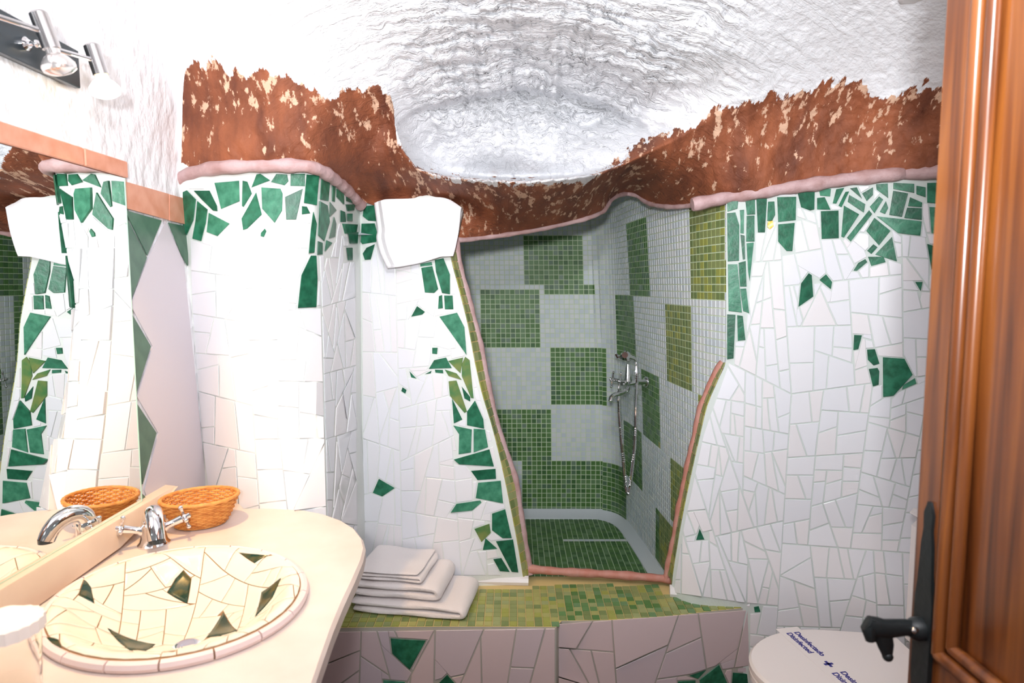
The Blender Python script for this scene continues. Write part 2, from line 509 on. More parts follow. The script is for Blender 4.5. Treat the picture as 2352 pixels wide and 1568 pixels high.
def holes_of(polys):
    out = []
    for P in polys:
        h = ccw(hull(P))
        out.append((h, (min(p[0] for p in h) - 8, max(p[0] for p in h) + 8, min(p[1] for p in h) - 8, max(p[1] for p in h) + 8)))
    return out

SR = random.Random(7)
def shard(bvh, P, mt, parent, name='tile', thick=0.004, flat=True, seg=40.0, tilt=0.012, bev=0.9, lift=0.0, rayf=None, force=False):
    """one broken piece: its outline is laid on the wall behind it, flat and with its own edge"""
    P = ccw(P)
    B = []
    for i in range(len(P)):
        p, q = P[i], P[(i + 1) % len(P)]
        l = math.hypot(q[0] - p[0], q[1] - p[1])
        if l < 1.0: continue
        k = max(1, int(round(l / seg)))
        B += [(p[0] + (q[0] - p[0]) * j / k, p[1] + (q[1] - p[1]) * j / k) for j in range(k)]
    if len(B) < 3: return None
    c = centroid(B)
    def hit(p):
        og, dr = rayf(p) if rayf else (CAM, ray(*p).normalized())
        h = bvh.ray_cast(og, dr)
        if h[0] is None: return None
        n = h[1]
        if n.dot(dr) > 0: n = -n
        return h[0], n
    H = [hit(p) for p in B]
    if any(h is None for h in H): 
        keep = [i for i, h in enumerate(H) if h is not None]
        if len(keep) < 3 or len(keep) < len(H) * 0.6: return None
        B = [B[i] for i in keep]; H = [H[i] for i in keep]; c = centroid(B)
    hc = hit(c)
    if hc is None: return None
    dep = [h[0].y for h in H]
    if max(dep) - min(dep) > 0.12 and flat and not force: flat = False
    n = len(B)
    def toward(p, s):
        d = (c[0] - p[0], c[1] - p[1]); l = math.hypot(*d) or 1
        s = min(s, l * .4); return (p[0] + d[0] / l * s, p[1] + d[1] / l * s)
    vs = []; fs = []
    if flat:
        N = Vector((0, 0, 0))
        for h in H: N += h[1]
        N += hc[1] * n; N.normalize()
        a = Vector((SR.gauss(0, tilt), SR.gauss(0, tilt), SR.gauss(0, tilt))); N = (N + a).normalized()
        C = Vector((0, 0, 0))
        for h in H: C += h[0]
        C /= n
        # plane sits at the highest surface point under the piece, plus its thickness
        off = max((h[0] - C).dot(N) for h in H + [hc])
        off = min(off, 0.012) + thick + lift
        def onplane(p):
            d = ray(*p).normalized(); t = (C + N * off - CAM).dot(N) / d.dot(N); return CAM + d * t
        vs += [h[0] - h[1] * 0.003 for h in H]
        vs += [onplane(p) - N * thick * 0.3 for p in B]
        vs += [onplane(toward(p, bev)) for p in B]
        for r in range(2):
            fs += [(r * n + i, r * n + (i + 1) % n, (r + 1) * n + (i + 1) % n, (r + 1) * n + i) for i in range(n)]
        fs.append(tuple(2 * n + i for i in range(n)))
    else:
        rings = [1.0, 1.0, 0.97, 0.66, 0.33]
        for r, s in enumerate(rings):
            for p in B:
                q = (c[0] + (p[0] - c[0]) * s, c[1] + (p[1] - c[1]) * s)
                h = hit(q) or hc
                t = (-0.003, thick * .7, thick, thick, thick)[r] + (lift if r else 0)
                vs.append(h[0] + h[1] * t)
        for r in range(len(rings) - 1):
            fs += [(r * n + i, r * n + (i + 1) % n, (r + 1) * n + (i + 1) % n, (r + 1) * n + i) for i in range(n)]
        k = len(vs); vs.append(hc[0] + hc[1] * (thick + lift))
        fs += [((len(rings) - 1) * n + i, (len(rings) - 1) * n + (i + 1) % n, k) for i in range(n)]
    # faces were built in picture order; flip so that they look at the room
    if not rayf: fs = [tuple(reversed(f)) for f in fs]
    me = bpy.data.meshes.new(name)
    wl = worldloc(parent)
    o3 = Vector((0, 0, 0))
    for v in vs: o3 += v
    o3 /= len(vs)
    me.from_pydata([tuple(v - o3) for v in vs], [], fs)
    me.materials.append(mt)
    if not flat:
        me.polygons.foreach_set('use_smooth', [True] * len(me.polygons))
        me.set_sharp_from_angle(angle=math.radians(50))
    o = bpy.data.objects.new(name, me); COL.objects.link(o)
    o.parent = parent; o.location = o3 - wl
    return o
def conv(lst, x0, y0, s):
    return [[(x0 + a / s, y0 + b / s) for a, b in P] for P in lst]

# ================================================================== STRUCTURE
XL = -0.835          # left wall
ZC = 0.878           # counter top
ZP = 0.459           # step top
ZF = 0.247           # shower floor

m = MB(); m.box((0.2, 1.2, -0.03), (3.2, 5.2, 0.06)); struct(m.build('floor', M['floor'], smooth=False), 'plain tiled floor of the cave bathroom')

# left wall: plane with a gentle swell
def left_wall():
    ys = np.linspace(-0.6, 2.15, 56); zs = np.linspace(0.0, 2.3, 47)
    g = []
    for z in zs:
        r = []
        for y in ys:
            sw = 0.0
            if z > 1.70: sw = 0.010 * math.sin(y * 7 + z * 5) * min(1, (z - 1.7) / .15)
            r.append(Vector((XL + sw - (0.0), y, z)))
        g.append(r)
    return g
m = grid_mesh(left_wall()); bv_left = bvh_of(m)
w_left = struct(m.build('wall_left', M['plaster'], recalc=False), 'white plastered wall above the mirror')

# corner column
rows_col = [
    (360, [(404, 1.62), (440, 1.60), (520, 1.575), (620, 1.575), (700, 1.60), (735, 1.64), (785, 1.81), (812, 1.93), (834, 2.05)]),
    (470, [(408, 1.63), (445, 1.60), (520, 1.575), (620, 1.575), (700, 1.60), (735, 1.645), (785, 1.81), (810, 1.93), (834, 2.05)]),
    (700, [(428, 1.66), (465, 1.62), (530, 1.575), (620, 1.56), (700, 1.61), (737, 1.66), (785, 1.82), (810, 1.94), (836, 2.05)]),
    (950, [(446, 1.69), (485, 1.63), (540, 1.56), (630, 1.53), (705, 1.57), (745, 1.62), (788, 1.80), (812, 1.93), (836, 2.05)]),
    (1170, [(462, 1.70), (500, 1.62), (545, 1.54), (630, 1.50), (705, 1.51), (752, 1.55), (790, 1.76), (814, 1.90), (838, 2.02)]),
    (1245, [(464, 1.70), (502, 1.62), (546, 1.54), (631, 1.50), (706, 1.51), (753, 1.55), (791, 1.76), (815, 1.90), (838, 2.02)]),
    (1360, [(468, 1.73), (505, 1.70), (550, 1.67), (635, 1.64), (710, 1.64), (756, 1.66), (793, 1.80), (817, 1.90), (839, 2.02)]),
    (1900, [(470, 1.80), (510, 1.80), (560, 1.80), (640, 1.80), (715, 1.80), (760, 1.80), (795, 1.84), (820, 1.90), (840, 1.98)]),
]
m = grid_mesh(patch(rows_col, 46, 70)); bv_col = bvh_of(m)
w_col = struct(m.build('wall_corner', M['grout_white'], recalc=False), 'bulging corner clad in broken white and green tile')

# wall between corner and shower opening
JE = [(440, 1018, 1.93), (590, 1035, 1.93), (660, 1053, 1.93), (740, 1073, 1.93), (830, 1090, 1.935), (900, 1106, 1.935), (980, 1130, 1.94),
      (1060, 1150, 1.945), (1150, 1169, 1.95), (1230, 1185, 1.955), (1330, 1202, 1.96), (1420, 1214, 1.96)]
je_y = [q[0] for q in JE]
def je(y): return cr_interp(je_y, [q[1] for q in JE], y), cr_interp(je_y, [q[2] for q in JE], y)
rows_j = []
for y in (440, 520, 590, 660, 740, 830, 900, 980, 1060, 1150, 1230, 1330, 1420):
    x1, d1 = je(y); x0 = 822 + (y - 440) * 0.010
    rows_j.append((y, [(x0, 2.03), (x0 + (x1 - x0) * .10, 2.0), (x0 + (x1 - x0) * .25, 1.985), (x0 + (x1 - x0) * .55, 1.955), (x1, d1)]))
m = grid_mesh(patch(rows_j, 24, 60)); bv_jamb = bvh_of(m)
w_jamb = struct(m.build('wall_back', M['grout_white'], recalc=False), 'white broken-tile wall beside the shower opening')

# right wall
RE = [(390, 1668, 1.86), (830, 1668, 1.86), (870, 1650, 1.862), (930, 1625, 1.866), (1000, 1608, 1.87), (1070, 1592, 1.875), (1150, 1575, 1.88),
      (1220, 1561, 1.885), (1345, 1543, 1.89), (1400, 1543, 1.89), (1900, 1543, 1.89)]
re_y = [q[0] for q in RE]
def red(y): return cr_interp(re_y, [q[1] for q in RE], y), cr_interp(re_y, [q[2] for q in RE], y)
rows_r = []
for y in (390, 500, 600, 700, 780, 830, 870, 930, 1000, 1070, 1150, 1220, 1345, 1500, 1900):
    x0, d0 = red(y); e = 0.0 if y < 1345 else -0.02
    rows_r.append((y, [(x0, d0), (x0 + .25 * (1800 - x0), 1.85 + e), (1800, 1.825 + e), (1950, 1.785 + e), (2110, 1.72 + e), (2240, 1.66), (2420, 1.51)]))
m = grid_mesh(patch(rows_r, 48, 70)); bv_right = bvh_of(m)
w_right = struct(m.build('wall_right', M['grout'], recalc=False), 'white crazy-paved tile wall behind the toilet')
# side wall running back towards the door
p0, p1 = WD(2410, 900, 1.52), None
m = MB(); m.box((p0.x + 0.06, 0.45, 1.1), (0.1, 2.0, 2.4)); struct(m.build('wall_side', M['plaster'], smooth=False), 'white plastered wall behind the open door')

# ---- upper shell: brown painted brow, white vault and niche ------------------
BOT = [(-400, 330), (300, 400), (395, 430), (412, 405), (440, 388), (480, 376), (560, 372), (680, 370), (730, 378), (770, 402), (800, 430), (830, 462), (880, 478), (960, 500), (1030, 540),
       (1058, 548), (1120, 541), (1200, 530), (1300, 510), (1350, 497), (1385, 482), (1402, 458), (1420, 446), (1440, 442), (1462, 446), (1480, 458), (1500, 467), (1545, 472),
       (1590, 468), (1640, 458), (1680, 450), (1740, 440), (1850, 424), (1960, 408), (2060, 398), (2120, 394), (2500, 372), (2800, 360)]
bx_, by_ = [p[0] for p in BOT], [p[1] for p in BOT]
def ybot(px): return np.interp(px, bx_, by_)
CTRL = [  # px, py, D
    (404, 405, 1.63), (480, 376, 1.57), (560, 372, 1.55), (680, 370, 1.565), (730, 378, 1.60), (770, 402, 1.72), (800, 430, 1.85), (830, 462, 1.97), (880, 478, 1.97), (960, 500, 1.97), (1030, 540, 1.97),
    (1058, 548, 1.98), (1200, 530, 2.08), (1300, 510, 2.10), (1385, 482, 2.18), (1402, 458, 2.3), (1440, 442, 2.42), (1480, 458, 2.32), (1500, 467, 2.24), (1545, 472, 2.12), (1590, 468, 2.03), (1680, 450, 1.855),
    (1850, 424, 1.81), (1960, 408, 1.775), (2120, 394, 1.70), (2240, 388, 1.65), (2420, 376, 1.50), (2800, 365, 1.15),
    (880, 420, 1.86), (900, 445, 1.94), (980, 450, 1.955), (1060, 462, 1.965), (1060, 500, 1.98), (960, 470, 1.97), (1110, 490, 1.97),
    (425, 150, 1.56), (500, 140, 1.535), (650, 160, 1.535), (760, 210, 1.59), (880, 200, 1.68), (905, 300, 1.76), (780, 320, 1.66), (600, 270, 1.545), (430, 280, 1.60),
    (960, 375, 1.70), (1060, 402, 1.58), (1160, 412, 1.54), (1290, 415, 1.57), (1390, 380, 1.68), (1490, 310, 1.78), (1400, 430, 2.05), (1500, 400, 1.98), (1600, 380, 1.88),
    (1640, 250, 1.76), (1900, 190, 1.70), (2110, 190, 1.62), (2280, 190, 1.52), (1800, 320, 1.79), (2000, 300, 1.74),
    (300, 0, 1.44), (500, 0, 1.45), (850, 0, 1.48), (1176, 0, 1.50), (1500, 0, 1.50), (1800, 0, 1.49), (2110, 0, 1.42), (2400, 0, 1.25),
    (300, 200, 1.60), (-200, -100, 1.32), (-300, 200, 1.50),
    (-200, -420, 0.98), (300, -420, 0.985), (800, -420, 0.99), (1500, -420, 0.99), (2100, -420, 0.985), (2700, -420, 0.92), (2800, 0, 1.05),
    (1000, 120, 1.60), (1176, 120, 1.62), (1400, 120, 1.62), (1650, 120, 1.60), (650, 90, 1.50), (1950, 90, 1.58),
]
def tps_fit(P):
    P = np.array(P, float); xy = P[:, :2] / 500.0; n = len(P)
    d2 = ((xy[:, None] - xy[None]) ** 2).sum(-1)
    K = np.where(d2 > 0, d2 * np.log(np.maximum(d2, 1e-12)), 0) * 0.5
    A = np.zeros((n + 3, n + 3)); A[:n, :n] = K + np.eye(n) * 0.002
    A[:n, n] = 1; A[:n, n + 1:] = xy; A[n:, :n] = A[:n, n:].T
    w = np.linalg.solve(A, np.concatenate([P[:, 2], np.zeros(3)]))
    def ev(px, py):
        q = np.stack([px, py], -1) / 500.0
        out = np.zeros(len(q))
        for s in range(0, len(q), 20000):
            b = q[s:s + 20000]
            e2 = ((b[:, None] - xy[None]) ** 2).sum(-1)
            out[s:s + 20000] = (np.where(e2 > 0, e2 * np.log(np.maximum(e2, 1e-12)), 0) * 0.5) @ w[:n] + w[n] + b @ w[n + 1:]
        return out
    return ev
_nr = np.random.RandomState(5)
_tab = _nr.rand(256, 256)
def vnoise(x, y):
    xi = np.floor(x).astype(int); yi = np.floor(y).astype(int)
    fx = x - xi; fy = y - yi; fx = fx * fx * (3 - 2 * fx); fy = fy * fy * (3 - 2 * fy)
    g = lambda a, b: _tab[a % 256, b % 256]
    return (g(xi, yi) * (1 - fx) + g(xi + 1, yi) * fx) * (1 - fy) + (g(xi, yi + 1) * (1 - fx) + g(xi + 1, yi + 1) * fx) * fy
NY = [0, 100, 200, 250, 300, 350, 385, 400, 409, 416]
NLx = [800, 840, 886, 900, 910, 928, 955, 992, 1050, 1160]
NRx = [1860, 1810, 1740, 1680, 1600, 1490, 1415, 1370, 1312, 1220]
def build_shell():
    pxs = np.concatenate([np.arange(-380, 380, 40), np.arange(380, 800, 5.0), np.arange(800, 1720, 3.0), np.arange(1720, 2140, 5.0), np.arange(2140, 2760, 40)])
    top = -430.0
    rows = []; nv = 230
    tt = np.linspace(0, 1, nv + 1) ** 0.75          # denser towards the brow
    X = np.repeat(pxs[None, :], nv + 1, 0)
    yb = ybot(pxs)
    Y = top + (yb[None, :] - top) * tt[:, None]
    x, y = X.ravel(), Y.ravel()
    D = tps_fit(CTRL)(x, y)
    # niche
    L_ = np.interp(y, NY, NLx); R_ = np.interp(y, NY, NRx)
    t = np.clip((x - L_) / (R_ - L_), 0, 1)
    ex = np.interp(y, [0, 120, 250, 330, 400], [1.7, 1.4, 0.9, 0.6, 0.5]); ex = np.where(t < 0.5, np.minimum(ex, 0.8), np.maximum(ex, np.interp(y, [300, 350, 400], [2.2, 1.4, 0.5])))
    prof = np.power(np.clip(4 * t * (1 - t), 0, 1), ex)
    yw = y - np.minimum(80, 0.0009 * (x - 1190) ** 2) + 16 * (vnoise(x / 60.0, y * 0 + 3) - .5) + 6 * (vnoise(x / 17.0, y * 0 + 8) - .5)
    A = np.interp(yw, [-20, 40, 110, 160, 203, 215, 230, 300, 405], [0, 0.03, 0.18, 0.38, 0.56, 0.74, 0.78, 0.84, 0.82]) * np.interp(y, [405, 414, 417], [1.0, 0.75, 0.0])
    inn = prof * (y < 417)
    D = D + A * inn
    # ridged plaster, laid in arcs round the niche
    r = np.sqrt(((x - 1170) / 1.5) ** 2 + (y - 500) ** 2); th = np.arctan2(x - 1170, 520 - y)
    wob = 26 * vnoise(th * 7 + 3, r / 70) + 12 * vnoise(th * 26, r / 30 + 9) + 4 * vnoise(th * 70, r / 9)
    rr_ = r + wob
    n1 = vnoise(rr_ / 15.0, th * 5 + 11); n2 = vnoise(rr_ / 8.0 + 50, th * 9 + 40); n3 = vnoise(rr_ / 4.0, th * 22 + 7)
    groove = np.exp(-((n1 - .5) / .10) ** 2) * vnoise(th * 6 + 20, rr_ / 40) * 1.3 + 0.5 * np.exp(-((n2 - .5) / .12) ** 2) * vnoise(th * 9 + 60, rr_ / 25)
    saw = ((rr_ / 26.0 + vnoise(th * 5, r / 80.0) * 1.5) % 1.0)
    h = 0.30 * n1 + 0.18 * n2 + 0.10 * n3 + 0.34 * saw + 0.55 * groove
    mk = np.clip(inn * 1.4, 0, 1) * np.interp(y, [-60, 30, 250, 320, 416], [0.5, 0.9, 1.0, 0.5, 0.15])
    mk2 = 0.25 * np.exp(-((x - 1250) / 500.0) ** 2)
    D = D + (h - 0.5) * 0.044 * np.maximum(mk, mk2 * (y < ybrown(x) - 10))
    # lump in the middle of the niche
    D = D - 0.03 * np.exp(-(((x - 1165) / 55) ** 2 + ((y - 330) / 45) ** 2)) * inn
    # brushed, uneven brown coat
    bm_ = (y > ybrown(x))
    D = D + bm_ * 0.010 * (vnoise(x / 22.0, y / 40.0) - .5) + 0.004 * (vnoise(x / 9.0, y / 12.0) - .5)
    paint = np.clip((y - ybrown(x)) / 45.0, -3, 6)
    arcv = np.stack([rr_ / 52.0, th * 1.5, np.maximum(mk, mk2 * 1.6) * np.interp(y, [240, 330], [1.0, 0.55])], -1)
    u = (x - CX) / F; v = -(y - CY) / F
    dy = _cp + v * _sp; dz = -_sp + v * _cp
    s = D / dy
    V = np.stack([u * s, D, CAMH + dz * s], -1)
    nu = len(pxs)
    faces = [(j * nu + i, (j + 1) * nu + i, (j + 1) * nu + i + 1, j * nu + i + 1) for j in range(nv) for i in range(nu - 1)]
    me = bpy.data.meshes.new('ceiling')
    me.from_pydata(V.tolist(), [], faces)
    a = me.attributes.new('paint', 'FLOAT', 'POINT'); a.data.foreach_set('value', paint.astype(np.float32))
    a2 = me.attributes.new('stroke', 'FLOAT_VECTOR', 'POINT'); a2.data.foreach_set('vector', arcv.astype(np.float32).ravel())
    me.polygons.foreach_set('use_smooth', [True] * len(me.polygons))
    me.materials.append(M['shell'])
    o = bpy.data.objects.new('ceiling', me); COL.objects.link(o)
    return struct(o, 'rough white cave vault above a brown earth-painted brow')
BRW = [(-400, 900), (409, 900), (416, 330), (422, 165), (440, 150), (500, 145), (530, 160), (560, 175), (600, 160), (640, 165), (680, 190), (730, 212), (760, 222), (790, 212), (830, 200), (870, 198), (893, 215), (905, 260), (912, 330), (950, 372),
       (985, 396), (1050, 412), (1150, 420), (1290, 422), (1350, 412), (1400, 382), (1440, 352), (1480, 322), (1530, 308), (1590, 300), (1612, 262), (1650, 250), (1700, 228), (1760, 220), (1830, 214), (1880, 192), (1940, 182), (1985, 190),
       (2005, 220), (2040, 222), (2070, 205), (2120, 192), (2300, 190), (2800, 200)]
def ybrown(x): return np.interp(x, [p[0] for p in BRW], [p[1] for p in BRW])
shell = build_shell()
# the vault goes on overhead, towards the doorway
m = MB(); m.box((0.15, 0.2, 2.13), (3.0, 1.75, 0.06)); struct(m.build('ceiling_near', M['plaster'], smooth=False), 'white plastered vault over the doorway')

# pink rounded mouldings ------------------------------------------------------
def trim(name, pts3, r, mt, label, sq=None):
    m = MB(); d = dense(pts3, 0.012)
    rr = [r * (1 + 0.16 * math.sin(i * 0.9) * math.sin(i * 0.37 + 1)) for i in range(len(d))]
    m.tube([Vector(p) for p in d], rr, n=10, squash=sq)
    return struct(m.build(name, mt), label)
trim('trim_1', [WD(400, 425, 1.64), WD(430, 402, 1.61), WD(480, 388, 1.575), WD(560, 382, 1.555), WD(680, 380, 1.57), WD(728, 388, 1.605), WD(768, 412, 1.72), WD(798, 438, 1.85), WD(828, 470, 1.97)], 0.0165, M['pink_trim'], 'rose plaster moulding capping the corner tiles')
tps = tps_fit(CTRL)
bp = [p for p in BOT if 1030 <= p[0] <= 2500]
trim('trim_2', [WD(p[0], p[1] + 3, float(tps(np.array([float(p[0])]), np.array([float(p[1])]))[0]) + 0.004) for p in bp if p[0] <= 1640], 0.0085, M['pink_trim'], 'thin rose plaster edge under the brown brow')
trim('trim_3', [WD(p[0], p[1] + 2, red(400)[1] if p[0] < 1690 else cr_interp([1668, 1800, 1950, 2110, 2240, 2420], [1.86, 1.825, 1.785, 1.72, 1.66, 1.51], p[0]) - .004) for p in bp if p[0] >= 1590], 0.019, M['pink_trim'], 'rose plaster moulding above the green tile border')
LB = [(548, 1046, 1.98), (600, 1053, 1.98), (660, 1068, 1.98), (720, 1084, 1.98), (800, 1104, 1.985), (880, 1119, 1.985), (980, 1142, 1.99), (1050, 1166, 1.99), (1110, 1185, 1.99), (1180, 1195, 1.995), (1260, 1208, 1.995), (1318, 1219, 1.985)]
RB = [(832, 1662, 1.90), (868, 1640, 1.91), (935, 1612, 1.92), (985, 1601, 1.925), (1060, 1584, 1.93), (1160, 1563, 1.935), (1240, 1549, 1.94), (1330, 1530, 1.945)]
trim('trim_4', [WD(x, y, d) for y, x, d in LB], 0.0115, M['pink_trim'], 'rose plaster bead down the towel side of the opening')
trim('trim_5', [WD(x, y, d) for y, x, d in RB], 0.0125, M['terra_trim'], 'rose plaster bead curving down the far side of the opening')
trim('trim_6', [WD(1214, 1306, 1.985), WD(1300, 1313, 1.98), WD(1420, 1320, 1.965), WD(1540, 1330, 1.945)], 0.0135, M['terra_trim'], 'terracotta bead along the shower sill')

# mosaic returns of the opening -------------------------------------------------
def strip(name, edge, bead, label):
    m = MB(); E = dense(edge, 0.025); B = []
    bz = [q[2] for q in bead]
    bd = dense(bead, 0.01)
    bd.sort(key=lambda q: q[2])
    zz = [q[2] for q in bd]
    g = []
    for e in E:
        b = np.array([np.interp(e[2], zz, [q[k] for q in bd]) for k in range(3)])
        g.append([Vector(e), Vector(e * .5 + b * .5), Vector(b)])
    m = grid_mesh(g); o = struct(m.build(name, M['grout_ochre'], recalc=False), label)
    # two columns of tiles, one object each
    rng = random.Random(3)
    for i in range(len(g) - 1):
        for c in range(2):
            q = [g[i][c], g[i][c + 1], g[i + 1][c + 1], g[i + 1][c]]
            ce = (q[0] + q[1] + q[2] + q[3]) / 4
            nn = (q[2] - q[0]).cross(q[3] - q[1]).normalized()
            if nn.dot(CAM - ce) < 0: nn = -nn
            s = [ce + (v - ce) * .88 for v in q]
            mm = MB(); mm.add(s + [v + nn * .0025 for v in s], [(4, 5, 6, 7), (0, 1, 5, 4), (1, 2, 6, 5), (2, 3, 7, 6), (3, 0, 4, 7)])
            mm.build('tile', M['mos_o%d' % rng.randrange(5)], o, smooth=False)
    return o
strip('trim_7', [WD(je(y)[0], y, je(y)[1]) for y in (560, 600, 660, 740, 830, 900, 980, 1060, 1150, 1230, 1325)], [WD(x, y, d) for y, x, d in LB], 'olive mosaic edge on the towel side of the opening')
strip('trim_8', [WD(red(y)[0], y, red(y)[1]) for y in (832, 870, 930, 1000, 1070, 1150, 1220, 1335)], [WD(x, y, d) for y, x, d in RB], 'olive mosaic edge on the far side of the opening')

# ---- shower room ---------------------------------------------------------------
def plan(s):
    """top of the mosaic wall in plan: back wall, rounded corner, right wall. s in metres"""
    return None
PLAN = [(-0.62, 3.13), (0.30, 3.13), (0.375, 3.115), (0.435, 3.07), (0.475, 2.98), (0.492, 2.80), (0.515, 2.55), (0.546, 2.30), (0.585, 2.05), (0.630, 1.862)]
PLANB = [(-0.62, 3.13), (0.38, 3.13), (0.455, 3.115), (0.515, 3.07), (0.555, 2.98), (0.577, 2.80), (0.595, 2.55), (0.610, 2.30), (0.630, 2.05), (0.655, 1.862)]
pt = dense(PLAN, 0.02); pb = dense(PLANB, 0.02)
def arc(P):
    L = [0.0]
    for i in range(1, len(P)): L.append(L[-1] + float(np.linalg.norm(P[i] - P[i - 1])))
    return L
def at(P, L, f):
    x = f * L[-1]
    return np.array([np.interp(x, L, [q[0] for q in P]), np.interp(x, L, [q[1] for q in P])])
Lt, Lb = arc(pt), arc(pb)
ZT = 1.95
def roof(y): return cr_interp([1.8, 2.0, 2.4, 3.2], [1.70, 1.76, 1.80, 2.02], y)
def shw(f, z):
    a, b = at(pt, Lt, f), at(pb, Lb, f); k = (z - ZF) / (1.75 - ZF)
    # the back stays put; only the side wall leans
    q = b + (a - b) * min(1.3, k) ** 1.7
    return Vector((q[0], q[1], z))
PIT = 0.0240
NC = int(Lt[-1] / PIT); NR = int((ZT - ZF) / PIT)
g = [[shw(i / NC, ZF + j * PIT) for i in range(NC + 1)] for j in range(NR + 1)]
m = grid_mesh(g)
_ok = [f for f in m.f if max(m.v[k][2] for k in f) < roof(m.v[f[0]][1]) + .02]
m.f = _ok; m.mi = [0] * len(_ok)
w_sh = struct(m.build('wall_shower', M['grout_pale_green'], recalc=False), 'green and white checkered mosaic wall of the shower')
GREENS = [  # picture corners (TL, TR, BR, BL) of each green sheet
    [(1198, 530), (1345, 530), (1350, 655), (1203, 660)], [(1240, 655), (1370, 650), (1372, 674), (1245, 682)], [(1346, 596), (1358, 596), (1358, 608), (1346, 608)],
    [(1095, 664), (1240, 662), (1241, 801), (1095, 803)], [(1259, 800), (1397, 797), (1398, 933), (1262, 935)],
    [(1130, 932), (1270, 931), (1274, 1059), (1130, 1062)], [(1193, 1063), (1440, 1078), (1442, 1195), (1205, 1190)],
    [(1434, 515), (1481, 507), (1496, 684), (1448, 672)], [(1412, 669), (1495, 686), (1466, 832), (1418, 818)], [(1581, 440), (1666, 440), (1670, 706), (1590, 697)],
    [(1520, 692), (1589, 699), (1597, 909), (1534, 883)], [(1473, 838), (1513, 857), (1520, 1030), (1477, 998)], [(1597, 897), (1630, 915), (1630, 1000), (1598, 980)],
    [(1430, 955), (1473, 984), (1481, 1130), (1437, 1095)], [(1541, 1041), (1590, 1075), (1590, 1240), (1546, 1200)], [(1503, 1157), (1546, 1199), (1546, 1330), (1508, 1292)]]
def inside(P, p):
    c = False; n = len(P)
    for i in range(n):
        a, b = P[i], P[(i + 1) % n]
        if (a[1] > p[1]) != (b[1] > p[1]) and p[0] < (b[0] - a[0]) * (p[1] - a[1]) / (b[1] - a[1]) + a[0]: c = not c
    return c
def tile_block(q, th, inn=0.90, jit=0.0, rng=None):
    ce = (q[0] + q[1] + q[2] + q[3]) / 4
    nn = (q[1] - q[0]).cross(q[3] - q[0]).normalized()
    if nn.dot(CAM - ce) < 0: nn = -nn
    if jit: nn = (nn + Vector((rng.gauss(0, jit), rng.gauss(0, jit), rng.gauss(0, jit)))).normalized()
    s = [ce + (v - ce) * inn for v in q]
    t = []
    for v in s:
        w = ce + (v - ce) * 0.95
        t.append(w - nn * (w - ce).dot(nn) + nn * th)
    return ce, s + t
TF = [(4, 5, 6, 7), (0, 1, 5, 4), (1, 2, 6, 5), (2, 3, 7, 6), (3, 0, 4, 7)]
rng = random.Random(11)
cpx = np.array([[PX((g[j][i] + g[j + 1][i + 1]) / 2) for i in range(NC)] for j in range(NR)])
def cell_of(p):
    d = (cpx[:, :, 0] - p[0]) ** 2 + (cpx[:, :, 1] - p[1]) ** 2; k = int(np.argmin(d)); return k % NC, k // NC
RECTS = []
for P in GREENS:
    c = [cell_of(p) for p in P]
    i0, i1 = (c[0][0] + c[3][0]) / 2, (c[1][0] + c[2][0]) / 2; j1, j0 = (c[0][1] + c[1][1]) / 2, (c[2][1] + c[3][1]) / 2
    if P[0] == (1412, 669): i1 = c[2][0]
    RECTS.append((i0 + .4, i1 - .4, j0 + .4, j1 - .4))
cells = []
for j in range(NR):
    for i in range(NC):
        q = [g[j][i], g[j][i + 1], g[j + 1][i + 1], g[j + 1][i]]
        if q[2].z > roof(q[0].y) + .02: continue
        ce, vs = tile_block(q, 0.0020, 0.885, 0.012, rng)
        p = PX(ce)
        gr = any(a <= i <= b and c <= j <= d for a, b, c, d in RECTS)
        vis = 1050 < p[0] < 1670 and 440 < p[1] < 1320
        if not vis:
            gr = ((i // 13) + (j // 13)) % 2 == 0
        near = p[0] > 1515
        key = ('mos_o%d' % rng.choice([1, 3, 1, 3, 0]) if near else 'mos_g%d' % rng.choice([0, 0, 1, 1, 2, 3, 4, 5, 0, 1])) if gr else 'mos_w%d' % rng.randrange(3)
        cells.append((ce.y, key, vs, vis and p[0] > 1400))
cells.sort(key=lambda c: (not c[3], c[0]))
keys = ['mos_g%d' % i for i in range(6)] + ['mos_o%d' % i for i in range(5)] + ['mos_w%d' % i for i in range(3)]
m = MB()
for k, (d, key, vs, v) in enumerate(cells):
    if k < 300 and v:
        mm = MB(); mm.add(vs, TF); mm.build('mosaic_tile', M[key], w_sh, smooth=False)
    else: m.add(vs, TF, keys.index(key))
o = m.build('mosaic_tiles', [M[k] for k in keys], w_sh, smooth=False); o['kind'] = 'stuff'; o['label'] = 'small square green and white mosaic tiles'

m = MB(); m.box((0.0, 2.55, ZF - .02), (1.4, 1.3, .04))
f_sh = struct(m.build('floor_shower', M['grout_pale_green'], smooth=False), 'sunken green mosaic floor of the shower')
m = MB(); STRIP = [(1288, 1249), (1440, 1229), (1442, 1240), (1292, 1260)]
for i in range(58):
    for j in range(52):
        x0, y0 = -0.70 + i * PIT, 1.97 + j * PIT
        q = [Vector((x0, y0, ZF)), Vector((x0 + PIT, y0, ZF)), Vector((x0 + PIT, y0 + PIT, ZF)), Vector((x0, y0 + PIT, ZF))]
        if x0 > 0.66: continue
        ce, vs = tile_block(q, 0.0022, .9, 0.01, rng)
        key = 'mos_w%d' % rng.randrange(3) if (38 < i < 52 and j == 35) else 'mos_g%d' % rng.choice([0, 1, 2, 2, 3, 0])
        m.add(vs, TF, keys.index(key))
o = m.build('mosaic_tiles', [M[k] for k in keys], f_sh, smooth=False); o['kind'] = 'stuff'; o['label'] = 'small square green mosaic floor tiles with one pale row'
